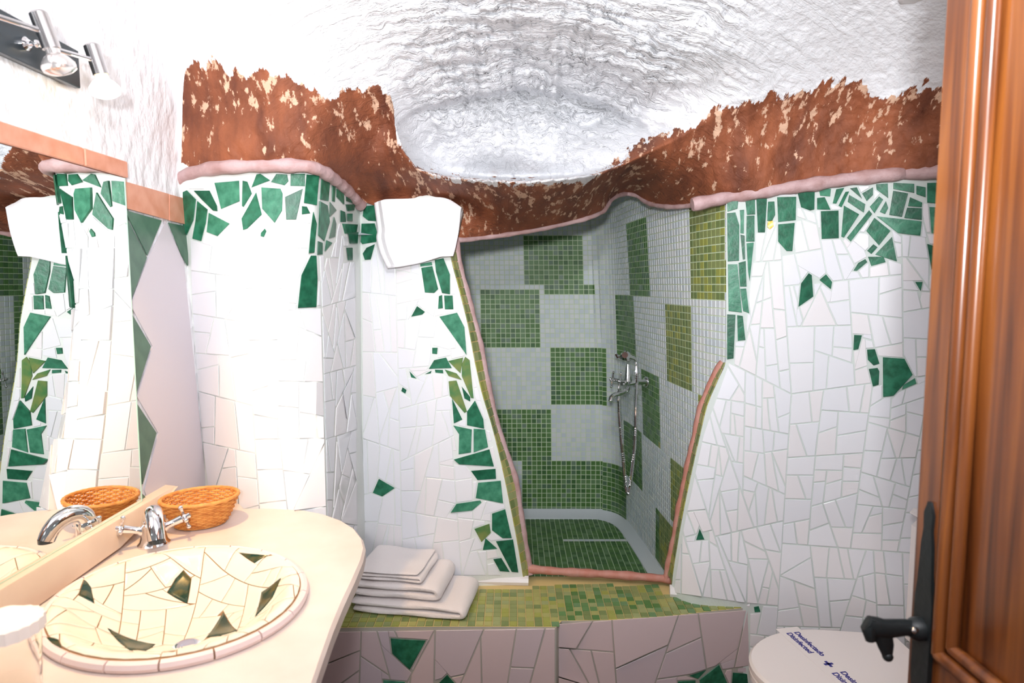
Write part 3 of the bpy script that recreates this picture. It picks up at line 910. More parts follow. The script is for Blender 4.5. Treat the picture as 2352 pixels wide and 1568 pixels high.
# pale cove round the floor
cv = MB(); gg = []
for q in pb:
    gg.append(q)
def side(i):
    t = gg[min(i + 1, len(gg) - 1)] - gg[max(i - 1, 0)]; t = t / np.linalg.norm(t); return np.array([t[1], -t[0]])
vs = []; fs = []
for i, q in enumerate(gg):
    n = side(i); n = n if n.dot(np.array([0.0, 2.4]) - q) > 0 else -n
    for (o_, h_) in ((-0.01, 0.04), (0.004, 0.04), (0.016, 0.022), (0.045, 0.006), (0.047, 0.0)):
        vs.append((q[0] + n[0] * o_, q[1] + n[1] * o_, ZF + h_))
for i in range(len(gg) - 1):
    for k in range(4): fs.append((i * 5 + k, i * 5 + k + 1, (i + 1) * 5 + k + 1, (i + 1) * 5 + k))
cv.add(vs, fs); struct(cv.build('trim_9', M['mos_w0']), 'pale coved edge round the shower floor')
m = MB(); m.box((-0.66, 2.55, 1.0), (0.08, 1.3, 1.9)); rp = [WD(p[0], p[1] - 1, float(tps(np.array([float(p[0])]), np.array([float(p[1])]))[0]) + .01) for p in bp if p[0] <= 1700]
rp = [Vector((-.75, 1.99, rp[0].z))] + rp
m.add([v for q in rp for v in (tuple(q), (q.x, 3.2, 2.04))], [(2 * i, 2 * i + 1, 2 * i + 3, 2 * i + 2) for i in range(len(rp) - 1)]); struct(m.build('wall_shower_end', M['mos_w1'], smooth=False), 'hidden end wall and roof of the shower')

# ---- step in front of the shower -------------------------------------------------
FE = [WZ(x, y, ZP) for x, y in ((640, 1448), (760, 1440), (900, 1438), (1020, 1437), (1140, 1437), (1278, 1438), (1290, 1424), (1400, 1422), (1530, 1414), (1640, 1401), (1710, 1394), (1745, 1390), (1790, 1388))]
m = MB()
poly = [(v.x, v.y) for v in FE] + [(0.85, 2.02), (-0.75, 2.02)]
m.prism(poly, 0.0, ZP - 0.002)
m.mi = [1, 0] + [1] * (len(m.f) - 2)
step = struct(m.build('floor_step', [M['grout_ochre'], M['grout_dark']], smooth=False), 'raised step of green mosaic before the shower')
bv_step = bvh_of(m)
fe_x = [v.x for v in FE]; fe_y = [v.y for v in FE]
tm = {}
base = MB(); h = PIT / 2
b4 = [Vector((-h, -h, 0)), Vector((h, -h, 0)), Vector((h, h, 0)), Vector((-h, h, 0))]
s4 = [v * .92 for v in b4] + [v * .86 + Vector((0, 0, .003)) for v in b4]
for k in range(5):
    me = bpy.data.meshes.new('tile'); me.from_pydata([tuple(v) for v in s4], [], [(4, 5, 6, 7), (1, 0, 4, 5), (2, 1, 5, 6), (3, 2, 6, 7), (0, 3, 7, 4)]); me.materials.append(M['mos_o%d' % k]); tm[k] = me
for k in range(3):
    me = tm[k].copy(); me.materials.clear(); me.materials.append(M['mos_g%d' % (1, 3, 0)[k]]); tm[5 + k] = me
rng = random.Random(21); cand = []
for i in range(60):
    for j in range(16):
        x = -0.62 + i * PIT; y = float(np.interp(x, fe_x, fe_y)) + PIT * .5 + .001 + j * PIT
        if x > 0.8: continue
        p = PX((x, y, ZP))
        yb = 1.925 if x < 0.055 else (1.955 if x < 0.47 else 1.905 - (x - .47) * .3)
        if y > yb: continue
        cand.append((y, x))
cand.sort()
rest = MB()
for k, (y, x) in enumerate(cand):
    c = rng.choice([0, 1, 2, 3, 4, 0, 1, 2]) if x < 0.12 else rng.choice([0, 1, 2, 3, 4, 5, 6, 7, 1])
    if k < 300:
        o = bpy.data.objects.new('tile', tm[c]); COL.objects.link(o); o.parent = step; o.location = (x, y, ZP - .002)
        o.rotation_euler = (rng.gauss(0, .01), rng.gauss(0, .01), rng.gauss(0, .012))
    else: rest.add([v + Vector((x, y, ZP - .002)) for v in s4], [(4, 5, 6, 7), (1, 0, 4, 5), (2, 1, 5, 6), (3, 2, 6, 7), (0, 3, 7, 4)], c)
o = rest.build('mosaic_tiles', [tm[k].materials[0] for k in range(8)], step, smooth=False); o['kind'] = 'stuff'
# white plaster kerbs where the walls meet the step
def kerb(name, pts, r, label):
    m = MB(); d = dense(pts, 0.01); m.tube([Vector(p) for p in d], r, n=8); return struct(m.build(name, M['white_c']), label)
kerb('baseboard_left', [WZ(830, 1325, ZP + .01), WZ(960, 1331, ZP + .011), WZ(1100, 1331, ZP + .011), WZ(1214, 1333, ZP + .011)], 0.016, 'white rounded kerb at the foot of the towel wall')
kerb('baseboard_right', [WZ(1538, 1357, ZP + .010), WZ(1600, 1362, ZP + .010), WZ(1660, 1371, ZP + .009), WZ(1722, 1384, ZP + .006)], 0.021, 'white rounded kerb at the foot of the toilet wall')

# ================================================================== BROKEN TILE
C_ = conv([
    [(103, 890), (125, 880), (180, 935), (165, 1060), (125, 1150), (103, 1100)], [(168, 882), (262, 882), (308, 975), (310, 1005), (285, 1003), (215, 935)],
    [(190, 945), (250, 995), (240, 1075), (212, 1185), (160, 1170), (178, 1060)], [(258, 1015), (382, 1080), (310, 1155), (245, 1130)], [(292, 835), (440, 822), (443, 945), (332, 992)],
    [(462, 822), (490, 828), (517, 900), (468, 980), (458, 975)], [(545, 785), (568, 780), (628, 820), (515, 863)], [(665, 782), (730, 785), (738, 825), (715, 850), (632, 830)],
    [(752, 782), (838, 780), (838, 855), (750, 853)], [(575, 862), (690, 870), (703, 900), (700, 1000), (655, 1075), (580, 990)], [(543, 893), (577, 1025), (490, 1110), (465, 1118), (455, 1050)],
    [(825, 870), (800, 985), (785, 1055), (725, 1055), (718, 920)], [(848, 785), (925, 790), (910, 970), (832, 955)], [(940, 795), (990, 820), (980, 945), (932, 935)],
    [(1003, 850), (1022, 855), (1018, 950), (1003, 945)], [(1030, 870), (1075, 905), (1075, 965), (1030, 920)], [(1088, 908), (1140, 935), (1140, 960), (1088, 945)],
    [(820, 975), (850, 978), (870, 1018), (820, 1025)], [(890, 1010), (910, 1080), (895, 1255), (862, 1258), (875, 1110)], [(930, 945), (975, 970), (990, 1070), (955, 1185), (920, 1150)],
    [(990, 950), (1030, 1000), (988, 1040)], [(1015, 1040), (1028, 1080), (1020, 1160), (985, 1170)], [(918, 1185), (945, 1195), (945, 1265), (915, 1268)], [(970, 1180), (1005, 1195), (960, 1245)],
    [(572, 1135), (595, 1110), (605, 1125), (590, 1160), (570, 1155)], [(1085, 965), (1140, 965), (1135, 1000), (1095, 1005)], [(1055, 1000), (1080, 1010), (1085, 1070), (1055, 1070)],
    [(1095, 1020), (1125, 1020), (1125, 1065), (1095, 1065)], [(1060, 1080), (1150, 1085), (1140, 1140), (1075, 1140)], [(1100, 1140), (1160, 1130), (1155, 1200), (1110, 1200)],
    [(1090, 1225), (1125, 1225), (1125, 1300), (1100, 1300)], [(875, 1272), (907, 1272), (915, 1411), (907, 1581), (797, 1586), (818, 1390)]], 380, 100, 2.613)
J_ = conv([
    [(1190, 975), (1250, 970), (1265, 1065), (1215, 1062), (1182, 1035)], [(1175, 1080), (1255, 1078), (1273, 1150), (1263, 1190), (1180, 1203), (1170, 1190)],
    [(1205, 1225), (1255, 1203), (1230, 1295), (1195, 1298), (1182, 1260)]], 380, 100, 2.613) + conv([
    [(272, 340), (315, 332), (318, 345), (273, 350)], [(276, 355), (318, 348), (340, 435), (325, 450), (290, 448)], [(327, 325), (360, 318), (385, 380), (385, 455), (355, 450), (332, 370)],
    [(343, 462), (355, 458), (358, 508), (340, 510)], [(363, 460), (395, 460), (398, 512), (366, 512)], [(345, 540), (412, 525), (440, 580), (448, 685)], [(260, 500), (290, 522), (280, 532), (238, 540)],
    [(318, 658), (338, 658), (336, 682), (318, 680)], [(325, 705), (370, 695), (392, 735), (305, 738)], [(378, 708), (435, 695), (425, 755)], [(443, 692), (460, 705), (475, 850), (465, 848), (430, 765), (430, 720)],
    [(365, 740), (410, 755), (430, 780), (380, 765)], [(380, 785), (410, 782), (450, 900), (440, 905), (385, 840)], [(430, 805), (462, 845), (462, 862), (440, 850)], [(328, 741), (358, 742), (360, 755), (330, 752)],
    [(290, 758), (315, 745), (312, 755)], [(232, 748), (258, 775), (238, 770)], [(205, 808), (220, 818), (215, 832), (200, 822)], [(393, 850), (432, 930), (400, 945)], [(480, 858), (512, 930), (515, 965), (450, 952), (450, 900)],
    [(398, 953), (468, 968), (465, 1055), (418, 1062), (420, 985)], [(475, 965), (518, 968), (530, 1035), (475, 1055)], [(400, 1082), (535, 1043), (552, 1108), (420, 1100)], [(465, 1125), (558, 1117), (560, 1155), (490, 1160)],
    [(492, 1170), (578, 1162), (587, 1248), (483, 1228)], [(410, 1250), (500, 1237), (505, 1245), (470, 1275), (388, 1283)], [(545, 1287), (595, 1270), (620, 1380), (585, 1380), (545, 1350)],
    [(478, 1345), (535, 1325), (540, 1360), (505, 1395)], [(520, 1380), (565, 1420), (510, 1425)], [(560, 1392), (625, 1385), (645, 1510), (620, 1508)], [(550, 1460), (580, 1455), (612, 1508), (575, 1505)],
    [(115, 1155), (175, 1190), (128, 1222), (92, 1208)]], 800, 400, 1.651)
R_ = conv([
    [(200, 170), (275, 155), (268, 225), (202, 245)], [(200, 255), (255, 250), (280, 335), (278, 565), (204, 570)], [(283, 235), (312, 232), (310, 388), (286, 385), (288, 300)], [(287, 395), (315, 402), (318, 555), (303, 558)],
    [(318, 155), (382, 150), (384, 262), (330, 265)], [(328, 272), (380, 270), (380, 440), (325, 440)], [(328, 452), (375, 447), (348, 700), (338, 640)], [(392, 155), (462, 150), (448, 380), (402, 380)],
    [(468, 180), (510, 178), (515, 265), (495, 305), (463, 305)], [(528, 150), (653, 147), (650, 300), (535, 312)], [(535, 328), (643, 318), (628, 502), (590, 502), (535, 440)], [(205, 590), (268, 590), (297, 905), (209, 895)],
    [(275, 580), (322, 568), (328, 735), (285, 735)], [(285, 750), (325, 748), (345, 910), (305, 895)], [(200, 918), (255, 920), (242, 1205), (200, 1212)], [(266, 922), (303, 928), (320, 1085), (270, 1090)],
    [(662, 120), (775, 98), (772, 230), (745, 237), (685, 215)], [(800, 95), (880, 95), (875, 145), (810, 140)], [(790, 155), (840, 150), (878, 232), (790, 230)], [(815, 242), (930, 237), (932, 418), (820, 423)],
    [(915, 98), (968, 88), (915, 192), (892, 190)], [(975, 115), (1000, 112), (950, 215), (930, 205)], [(1005, 92), (1050, 85), (1083, 158)], [(1000, 135), (1105, 195), (1095, 250), (990, 180)],
    [(965, 205), (1065, 262), (965, 415), (948, 408)], [(1130, 235), (1150, 260), (1010, 440), (985, 415)], [(1085, 125), (1155, 85), (1155, 135), (1115, 175)], [(1135, 212), (1195, 145), (1222, 165), (1165, 255)],
    [(1240, 175), (1255, 220), (1235, 260), (1200, 245)], [(1175, 65), (1252, 60), (1255, 155), (1180, 100)], [(1290, 55), (1425, 62), (1425, 120), (1288, 95)], [(1288, 108), (1385, 125), (1345, 278), (1262, 265)],
    [(1398, 150), (1478, 185), (1475, 215), (1385, 208)], [(1380, 218), (1475, 222), (1475, 298), (1360, 285)], [(1180, 275), (1475, 308), (1465, 402), (1320, 385)], [(1165, 285), (1270, 370), (1195, 465), (1112, 370)],
    [(1280, 410), (1312, 570), (1170, 525)], [(1158, 458), (1185, 478), (1145, 522), (1118, 500)], [(1123, 540), (1225, 540), (1238, 575), (1145, 600)], [(1105, 555), (1118, 575), (1050, 632), (1028, 630), (1060, 580)],
    [(735, 648), (755, 660), (765, 800), (668, 868), (685, 715)], [(848, 655), (888, 705), (880, 752), (805, 692)], [(1032, 1052), (1083, 1055), (1060, 1145), (1027, 1152)], [(1117, 1148), (1168, 1145), (1198, 1240), (1160, 1252), (1122, 1215)],
    [(1128, 1275), (1185, 1268), (1197, 1290), (1193, 1378), (1155, 1390)], [(1220, 1198), (1362, 1208), (1415, 1312), (1290, 1450), (1222, 1458)], [(1430, 1335), (1440, 1370), (1345, 1410), (1355, 1380)],
    [(1432, 705), (1480, 705), (1468, 765)], [(1440, 75), (1500, 85), (1500, 150), (1440, 130)]], 1600, 400, 2.851) + [
    [(1607, 1214), (1618, 1239), (1599, 1240)], [(1732, 1394), (1743, 1392), (1747, 1405), (1734, 1406)],
    [(2130, 420), (2190, 418), (2190, 470), (2130, 465)], [(2135, 475), (2200, 478), (2195, 540), (2140, 535)], [(2130, 560), (2165, 570), (2140, 620)]]
P_ = [[(897, 1466), (978, 1471), (941, 1538), (901, 1501)], [(1027, 1550), (1052, 1578), (1052, 1600), (1000, 1600), (1002, 1575)], [(880, 1562), (930, 1566), (925, 1610), (885, 1610)],
      [(1584, 1552), (1622, 1539), (1604, 1559)], [(1652, 1526), (1678, 1585), (1610, 1585), (1607, 1561)], [(1684, 1545), (1726, 1548), (1726, 1590), (1680, 1590)], [(1558, 1565), (1598, 1563), (1598, 1595), (1558, 1595)]]
GR = random.Random(4)
def lay_greens(bv, polys, parent, olive=(), dull=(), thick=0.0035):
    for i, P in enumerate(polys):
        mt = M['green_olive'] if i in olive else M['green_dull'] if i in dull else M[GR.choice(['green_a', 'green_a', 'green_b', 'green_c', 'green_a'])]
        o = shard(bv, P, mt, parent, 'tile', thick, tilt=0.02)
        if o is not None: o['label'] = 'green glazed shard'
def lay_whites(bv, regions, greens, parent, mats, seed, gap=2.2, hole_gap=4.0, thick=0.003, jit=0.22):
    rng = random.Random(seed); H = holes_of(greens); n = 0
    for R, target, an in regions:
        for Q in shatter(R, target, rng, jit, an):
            Q = inset(Q, gap)
            if len(Q) < 3 or abs(area(Q)) < 90: continue
            for k, S in enumerate(avoid(Q, H, hole_gap)):
                if k: S = inset(S, .4)
                if len(S) < 3 or abs(area(S)) < 150: continue
                if shard(bv, S, M[rng.choice(mats)], parent, 'tile', thick * rng.uniform(.7, 1.3), tilt=0.008): n += 1
    return n
WM = ['white_a', 'white_b', 'white_c']
lay_greens(bv_col, C_, w_col, dull=(20, 21))
lay_whites(bv_col, [([(432, 418), (545, 405), (600, 1240), (492, 1240), (462, 1000), (440, 700)], 4200, 1.8), ([(545, 405), (722, 395), (738, 700), (752, 1240), (600, 1240)], 4600, 1.8),
                    ([(726, 400), (812, 470), (818, 700), (822, 1300), (756, 1300), (740, 700)], 1500, 4.5)], C_, w_col, WM, 31, gap=1.2, thick=0.002)
lay_greens(bv_jamb, J_, w_jamb, olive=(12, 13, 14, 15, 30))
lay_whites(bv_jamb, [([(830, 465), (905, 465), (925, 1320), (834, 1320)], 2600, 3.6), ([(905, 465), (1012, 465), (1028, 590), (1085, 840), (1130, 1010), (1192, 1322), (925, 1322)], 2500, 1.5)], J_, w_jamb, WM, 52, gap=1.2, hole_gap=3.0, thick=0.002)
lay_greens(bv_right, R_, w_right)
lay_whites(bv_right, [([(1674, 470), (1785, 440), (1818, 905), (1674, 832)], 2300, 2.8), ([(1674, 832), (1818, 905), (1788, 1392), (1715, 1386), (1545, 1362), (1568, 1215), (1614, 1000)], 1900, 2.3),
                      ([(1785, 438), (2300, 405), (2300, 840), (1818, 905)], 3800, 1.4), ([(1818, 905), (2300, 840), (2300, 1600), (1773, 1600)], 2500, 1.25),
                      ([(1722, 1388), (1788, 1393), (1773, 1640), (1722, 1640)], 2600, 1.5)], R_, w_right, WM, 77, gap=1.6, hole_gap=3.0, thick=0.0025)
# gold patch on one green piece
shard(bv_right, conv([[(468, 308), (500, 303), (506, 340), (480, 362), (462, 345)]], 1600, 400, 2.851)[0], M['gold'], w_right, 'tile', 0.0045)
lay_greens(bv_step, P_, step)
lay_whites(bv_step, [([(640, 1452), (1276, 1442), (1276, 1770), (640, 1770)], 8200, 1.2), ([(1282, 1432), (1740, 1398), (1740, 1770), (1282, 1770)], 7600, 1.1)], P_, step, ['pink_a', 'pink_b', 'pink_a'], 15, gap=1.6, hole_gap=3.0, jit=0.3)

# left wall: salmon band, green zigzag and grey tile beside the mirror
def lw(polys, mt, th=0.006, bev=.3):
    for P in polys: shard(bv_left, P, M[mt], w_left, 'tile', th, seg=4000, tilt=0.0, bev=bev, force=True)
lw([[(286, 416), (388, 445), (388, 505), (286, 477)], [(390, 446), (430, 457), (430, 516), (390, 506)], [(180, 386), (284, 415), (284, 476), (180, 450)]], 'copper_tile', 0.009)
lw([[(286, 490), (338, 591), (301, 690), (288, 640), (284, 560)], [(287, 482), (372, 506), (339, 586)], [(388, 511), (432, 520), (432, 610), (419, 588)],
    [(296, 708), (347, 795), (312, 908), (302, 800)], [(312, 922), (360, 994), (328, 1112), (318, 1000)], [(322, 1128), (352, 1160), (330, 1160)]], 'green_dull', 0.007)
lw([[(381, 508), (422, 600), (480, 1175), (352, 1175), (332, 1125), (364, 994), (315, 910), (351, 795), (300, 700), (342, 590)]], 'grey_tile', 0.004, 0.0)

# ================================================================== THINGS
UP = Vector((0, 0, 1))
def frame(n):
    n = Vector(n).normalized()
    a = UP if abs(n.z) < .9 else Vector((1, 0, 0))
    u = (a - n * a.dot(n)).normalized(); return u, n.cross(u), n

# ---- counter -----------------------------------------------------------------
SC = Vector((-0.570, 1.042, ZC)); SA, SB = 0.2195, 0.191; SPH = math.radians(146.7)
def sell(th, rho):
    c, s_ = SA * rho * math.cos(th), SB * rho * math.sin(th)
    return (SC.x + c * math.cos(SPH) - s_ * math.sin(SPH), SC.y + c * math.sin(SPH) + s_ * math.cos(SPH))
out_px = [(560, 1166), (640, 1166), (700, 1170), (745, 1179), (785, 1193), (815, 1211), (834, 1235), (840, 1256), (834, 1284), (815, 1330), (790, 1384), (765, 1445), (742, 1510), (722, 1568)]
po = [WZ(x, y, ZC) for x, y in out_px]
oc = [(XL + .001, po[0].y + .09), (-0.70, po[0].y + .06)] + [(p.x, p.y) for p in po] + [(po[-1].x + .012, 0.55), (po[-1].x + .012, 0.12), (XL + .001, 0.12)]
angs = sorted(set([2 * math.pi * k / 80 for k in range(80)] + [math.atan2(y - SC.y, x - SC.x) % (2 * math.pi) for x, y in oc]))
def star(th):
    d = (math.cos(th), math.sin(th)); best = None
    for i in range(len(oc)):
        a, b = oc[i], oc[(i + 1) % len(oc)]
        ex, ey = b[0] - a[0], b[1] - a[1]
        den = d[0] * ey - d[1] * ex
        if abs(den) < 1e-9: continue
        t = ((a[0] - SC.x) * ey - (a[1] - SC.y) * ex) / den
        u = ((a[0] - SC.x) * d[1] - (a[1] - SC.y) * d[0]) / den
        if t > 0 and -1e-6 <= u <= 1 + 1e-6 and (best is None or t < best): best = t
    return (SC.x + d[0] * best, SC.y + d[1] * best)
m = MB(); n = len(angs); TH = 0.032; vs = []
OUT = [star(a) for a in angs]
srad = lambda a: .93 / math.sqrt((math.cos(a - SPH) / SA) ** 2 + (math.sin(a - SPH) / SB) ** 2)
INN = [(SC.x + srad(a) * math.cos(a), SC.y + srad(a) * math.sin(a)) for a in angs]
def shrink(p, s):
    l = math.hypot(p[0] - SC.x, p[1] - SC.y); return (p[0] + (SC.x - p[0]) * s / l, p[1] + (SC.y - p[1]) * s / l)
for ring, z in ((INN, ZC - TH), (INN, ZC), ([shrink(p, .006) for p in OUT], ZC), (OUT, ZC - .006), (OUT, ZC - TH + .004), ([shrink(p, .004) for p in OUT], ZC - TH)):
    vs += [(p[0], p[1], z) for p in ring]
fs = [(r * n + i, r * n + (i + 1) % n, ((r + 1) % 6) * n + (i + 1) % n, ((r + 1) % 6) * n + i) for r in range(6) for i in range(n)]
m.add(vs, fs)
counter = tag(m.build('vanity_counter', M['counter'], angle=30), 'pale beige stone vanity counter with a rounded corner', 'counter')
# support under the counter
m = MB(); m.box((-0.786, 0.8, ZC - TH - .0305), (0.09, 1.1, 0.058)); m.build('bracket', M['grout_white'], counter, smooth=False)

# ---- sink ------------------------------------------------------------------------
sink = thing('wash_basin', 'oval basin of broken ivory tile with dark green pieces', 'sink', tuple(SC))
PRO = [(1.0, -0.002), (1.003, 0.006), (0.99, 0.0125), (0.95, 0.016), (0.89, 0.0145), (0.81, 0.005), (0.68, -0.014), (0.5, -0.032), (0.32, -0.043), (0.14, -0.048), (0.0, -0.049)]
m = MB(); nn_ = 72; vs = []
prd = dense([(r, z * 6) for r, z in PRO], 0.04)
for q in prd:
    for k in range(nn_):
        th = 2 * math.pi * k / nn_; vs.append((*sell(th, q[0]), ZC + q[1] / 6))
fs = [(r * nn_ + k, r * nn_ + (k + 1) % nn_, (r + 1) * nn_ + (k + 1) % nn_, (r + 1) * nn_ + k) for r in range(len(prd) - 1) for k in range(nn_)]
m.add(vs, fs); bv_sink = bvh_of(m)
m.build('bowl', M['sink_grout'], sink, recalc=False)
def splan(p): return Vector((SC.x + p[0] / 1000, SC.y + p[1] / 1000, ZC + .5)), Vector((0, 0, -1))
def to_plan(P):
    out = []
    for p in P:
        h = bv_sink.ray_cast(CAM, ray(*p).normalized())
        if h[0] is None: continue
        out.append(((h[0].x - SC.x) * 1000, (h[0].y - SC.y) * 1000))
    return out
S_ = conv([[(1530, 612), (1705, 628), (1620, 672)], [(1165, 722), (1215, 775), (1190, 930), (1065, 860), (1120, 770)], [(1785, 770), (1730, 900), (1625, 1015), (1665, 860)], [(1420, 985), (1455, 1050), (1510, 1105), (1315, 1145)],
           [(685, 1090), (830, 1160), (985, 1192), (930, 1230), (820, 1225)], [(535, 782), (575, 830), (595, 930), (500, 880), (400, 850)], [(262, 1165), (370, 1165), (395, 1212), (285, 1212)]], 0, 1050, 2.767)
SG = [to_plan(P) for P in S_]; SG = [P for P in SG if len(P) >= 3]
M['sink_green'] = mat('dark_green_glaze', srgb(14, 52, 34), 0.2, col2=srgb(96, 84, 36), nscale=50, nmix=(0.45, 0.75))
for P in SG:
    o = shard(bv_sink, P, M['sink_green'], sink, 'tile', 0.0016, flat=False, seg=12, rayf=splan)
    if o: o['label'] = 'dark green glazed piece'
rg = random.Random(8); H = holes_of(SG)
ell = [((q[0] - SC.x) * 1000, (q[1] - SC.y) * 1000) for q in (sell(2 * math.pi * k / 40, .965) for k in range(40))]
for Q in shatter(ell, 2500, rg, 0.6, 1.0):
    Q = inset(Q, 0.7)
    if len(Q) < 3: continue
    for k, S in enumerate(avoid(Q, H, 0.9)):
        if k: S = inset(S, .4)
        if len(S) < 3 or abs(area(S)) < 40: continue
        shard(bv_sink, S, M['sink_white'], sink, 'tile', 0.0014, flat=False, seg=9, rayf=splan)
# rim edging pieces
for k in range(18):
    a0, a1 = 2 * math.pi * k / 18 + .006, 2 * math.pi * (k + 1) / 18 - .006
    m = MB(); pts = []
    for i in range(9):
        a = a0 + (a1 - a0) * i / 8; pts.append(Vector((*sell(a, .995), ZC + .0075)))
    m.tube(pts, 0.0085, n=8); m.build('rim_piece', M['sink_rim'], sink)
dh = bv_sink.ray_cast(CAM, ray(428, 1484).normalized())[0]
m = MB(); m.lathe((dh.x, dh.y, dh.z - .001), [(0.0, 0.0), (.021, 0.0), (.021, .003), (.017, .0045), (.008, .003), (0, .003)]); m.build('drain', M['chrome'], sink)

# ---- mirror, its frame strip and ledge ----------------------------------------------
YM1, YM0 = 1.362, 0.25
mir = thing('wall_mirror', 'frameless mirror leaning on a ledge above the basin', 'mirror', (XL, 0.8, 0.944))
m = MB(); m.box((XL + .011, (YM0 + YM1) / 2, (0.944 + 1.646) / 2), (.006, YM1 - YM0, .702)); m.build('glass', M['mirror'], mir, smooth=False)
m = MB(); m.box((XL + .010, YM1 + .0015, (0.944 + 1.646) / 2), (.009, .003, .702)); m.box((XL + .010, (YM0 + YM1) / 2, .9435), (.009, YM1 - YM0, .001)); m.build('edge', M['glass_edge'], mir, smooth=False)
m = MB(); m.box((XL + .004, (YM0 + YM1) / 2, (0.944 + 1.646) / 2), (.008, YM1 - YM0 - .01, .70)); m.build('backing', M['box_grey'], mir, smooth=False)
cap = thing('mirror_cap_strip', 'row of salmon terracotta tiles along the top of the mirror', 'tile strip', (XL, 0.8, 1.65))
for i, (a, b) in enumerate(((1.235, 1.372), (0.98, 1.233), (0.72, 0.978), (0.46, 0.718), (0.25, 0.458))):
    m = MB(); m.box((XL + .009, (a + b) / 2, 1.6645), (.018, b - a - .002, .034), bev=.002); m.build('tile', M['copper_tile'], cap, smooth=False)
m = MB(); m.box((XL + .007, 1.3655, 1.615), (.014, .006, .06), bev=.001); m.build('end_piece', M['copper_tile'], cap, smooth=False)
m = MB()
sec = [(0.12, .878), (1.0, .878), (1.25, .884), (1.40, .915), (1.478, .938)]
vs = []
for y, zb in sec: vs += [(XL + .001, y, .944), (XL + .027, y, .941), (XL + .0285, y, .938), (XL + .034, y, zb + .002), (XL + .001, y, zb + .002)]
fs = [(i * 5 + k, i * 5 + (k + 1) % 5, (i + 1) * 5 + (k + 1) % 5, (i + 1) * 5 + k) for i in range(4) for k in range(5)] + [(4, 3, 2, 1, 0), tuple(20 + k for k in range(5))]
m.add(vs, fs); tag(m.build('mirror_ledge', M['ledge'], angle=25), 'beige tapering ledge under the mirror behind the taps', 'ledge')

# ---- basin tap ------------------------------------------------------------------------
B = WZ(354, 1249, ZC); sd = Vector((0.56, -0.83, 0)).normalized(); ar = Vector((0.83, 0.56, 0)).normalized()
tap = thing('basin_tap', 'chrome two-handle mixer tap behind the mosaic basin', 'tap', tuple(B))
m = MB(); m.lathe(B, [(.030, 0), (.031, .003), (.0265, .008), (.024, .018), (.023, .032), (.0235, .044), (.020, .056), (.012, .062)]); m.build('base', M['chrome'], tap)
m = MB()
pts = dense([B + UP * .030, B + UP * .052 + sd * .002, B + UP * .068 + sd * .012, B + UP * .073 + sd * .030, B + UP * .066 + sd * .052, B + UP * .050 + sd * .068, B + UP * .034 + sd * .076], .006)
m.tube([Vector(p) for p in pts], [(.0205 - .005 * i / len(pts)) for i in range(len(pts))], n=14); 
m.build('spout', M['chrome'], tap)
m = MB(); e = B + UP * .034 + sd * .076; m.lathe(e - UP * .005, [(.0, 0), (.010, 0), (.0145, .001), (.0145, .010)]); m.build('aerator', M['black_gloss'], tap)
def cross_handle(c, ax, parent, r=0.02, nm='handle'):
    u, w, n_ = frame(ax)
    q = (u + w).normalized(); q2 = (u - w).normalized()
    m = MB(); m.ball(c + ax * .006, .0075, 10)
    for d_ in (u, -u, w, -w):
        m.tube([c + ax * .006, c + ax * .006 + d_ * r * .6, c + ax * .006 + d_ * r * .85], [.0032, .0026, .0038], n=8); m.ball(c + ax * .006 + d_ * r, .0050, 8)
    m.lathe(c, [(.0, .010), (.006, .010), (.0065, .016), (.004, .019), (0, .020)], axis=ax, n=12)
    return m.build(nm, M['chrome'], parent)
for sg in (-1, 1):
    a = (ar * sg + UP * .32).normalized(); m = MB()
    p0 = B + UP * .030 + ar * sg * .010; p1 = p0 + a * .046
    m.tube([p0, p0 + a * .014, p0 + a * .018, p0 + a * .030, p1], [.012, .010, .0075, .0075, .009], n=12)
    o = m.build('arm', M['chrome'], tap); cross_handle(p1, a, o, .023)

# ---- basket ---------------------------------------------------------------------------
bb = WZ(462, 1203, ZC)
bsk = thing('wicker_basket', 'small oval honey-coloured wicker basket on the counter', 'basket', tuple(bb))
bth = math.radians(20); bu = Vector((math.cos(bth), math.sin(bth), 0)); bw = Vector((-math.sin(bth), math.cos(bth), 0))
def ringpts(rx, ry, z, amp=0.0, ph=0.0, n=96, k=16):
    out = []
    for i in range(n):
        t = 2 * math.pi * i / n; s_ = 1 + amp / max(rx, .01) * math.cos(k * t + ph)
        out.append(bb + bu * rx * s_ * math.cos(t) + bw * ry * s_ * math.sin(t) + UP * z)
    return out
for j in range(13):
    f = j / 12; rx = .052 + .027 * f ** .8; ry = .041 + .025 * f ** .8
    m = MB(); m.tube(ringpts(rx, ry, .005 + .056 * f, 0.0022, math.pi * (j % 2)), .0025, n=6, closed=True); m.build('weave_strand', M['wicker'], bsk)
m = MB()
for i in range(32):
    t = 2 * math.pi * i / 32; c, s_ = math.cos(t), math.sin(t)
    m.tube([bb + bu * (.052 + .027 * f ** .8) * c + bw * (.041 + .025 * f ** .8) * s_ + UP * (.003 + .060 * f) for f in (0, .25, .5, .75, 1)], .0018, n=5)
m.build('stakes', M['wicker'], bsk)
m = MB(); m.tube(ringpts(.080, .067, .064, .0008, 0, 96, 30), .0042, n=8, closed=True); m.build('rim', M['wicker'], bsk)
m = MB(); m.lathe(bb, [(.0, .002), (.053, .002), (.053, .005), (0, .005)], sx=1, sy=.8, xdir=bu, n=40); m.build('base', M['wicker'], bsk)

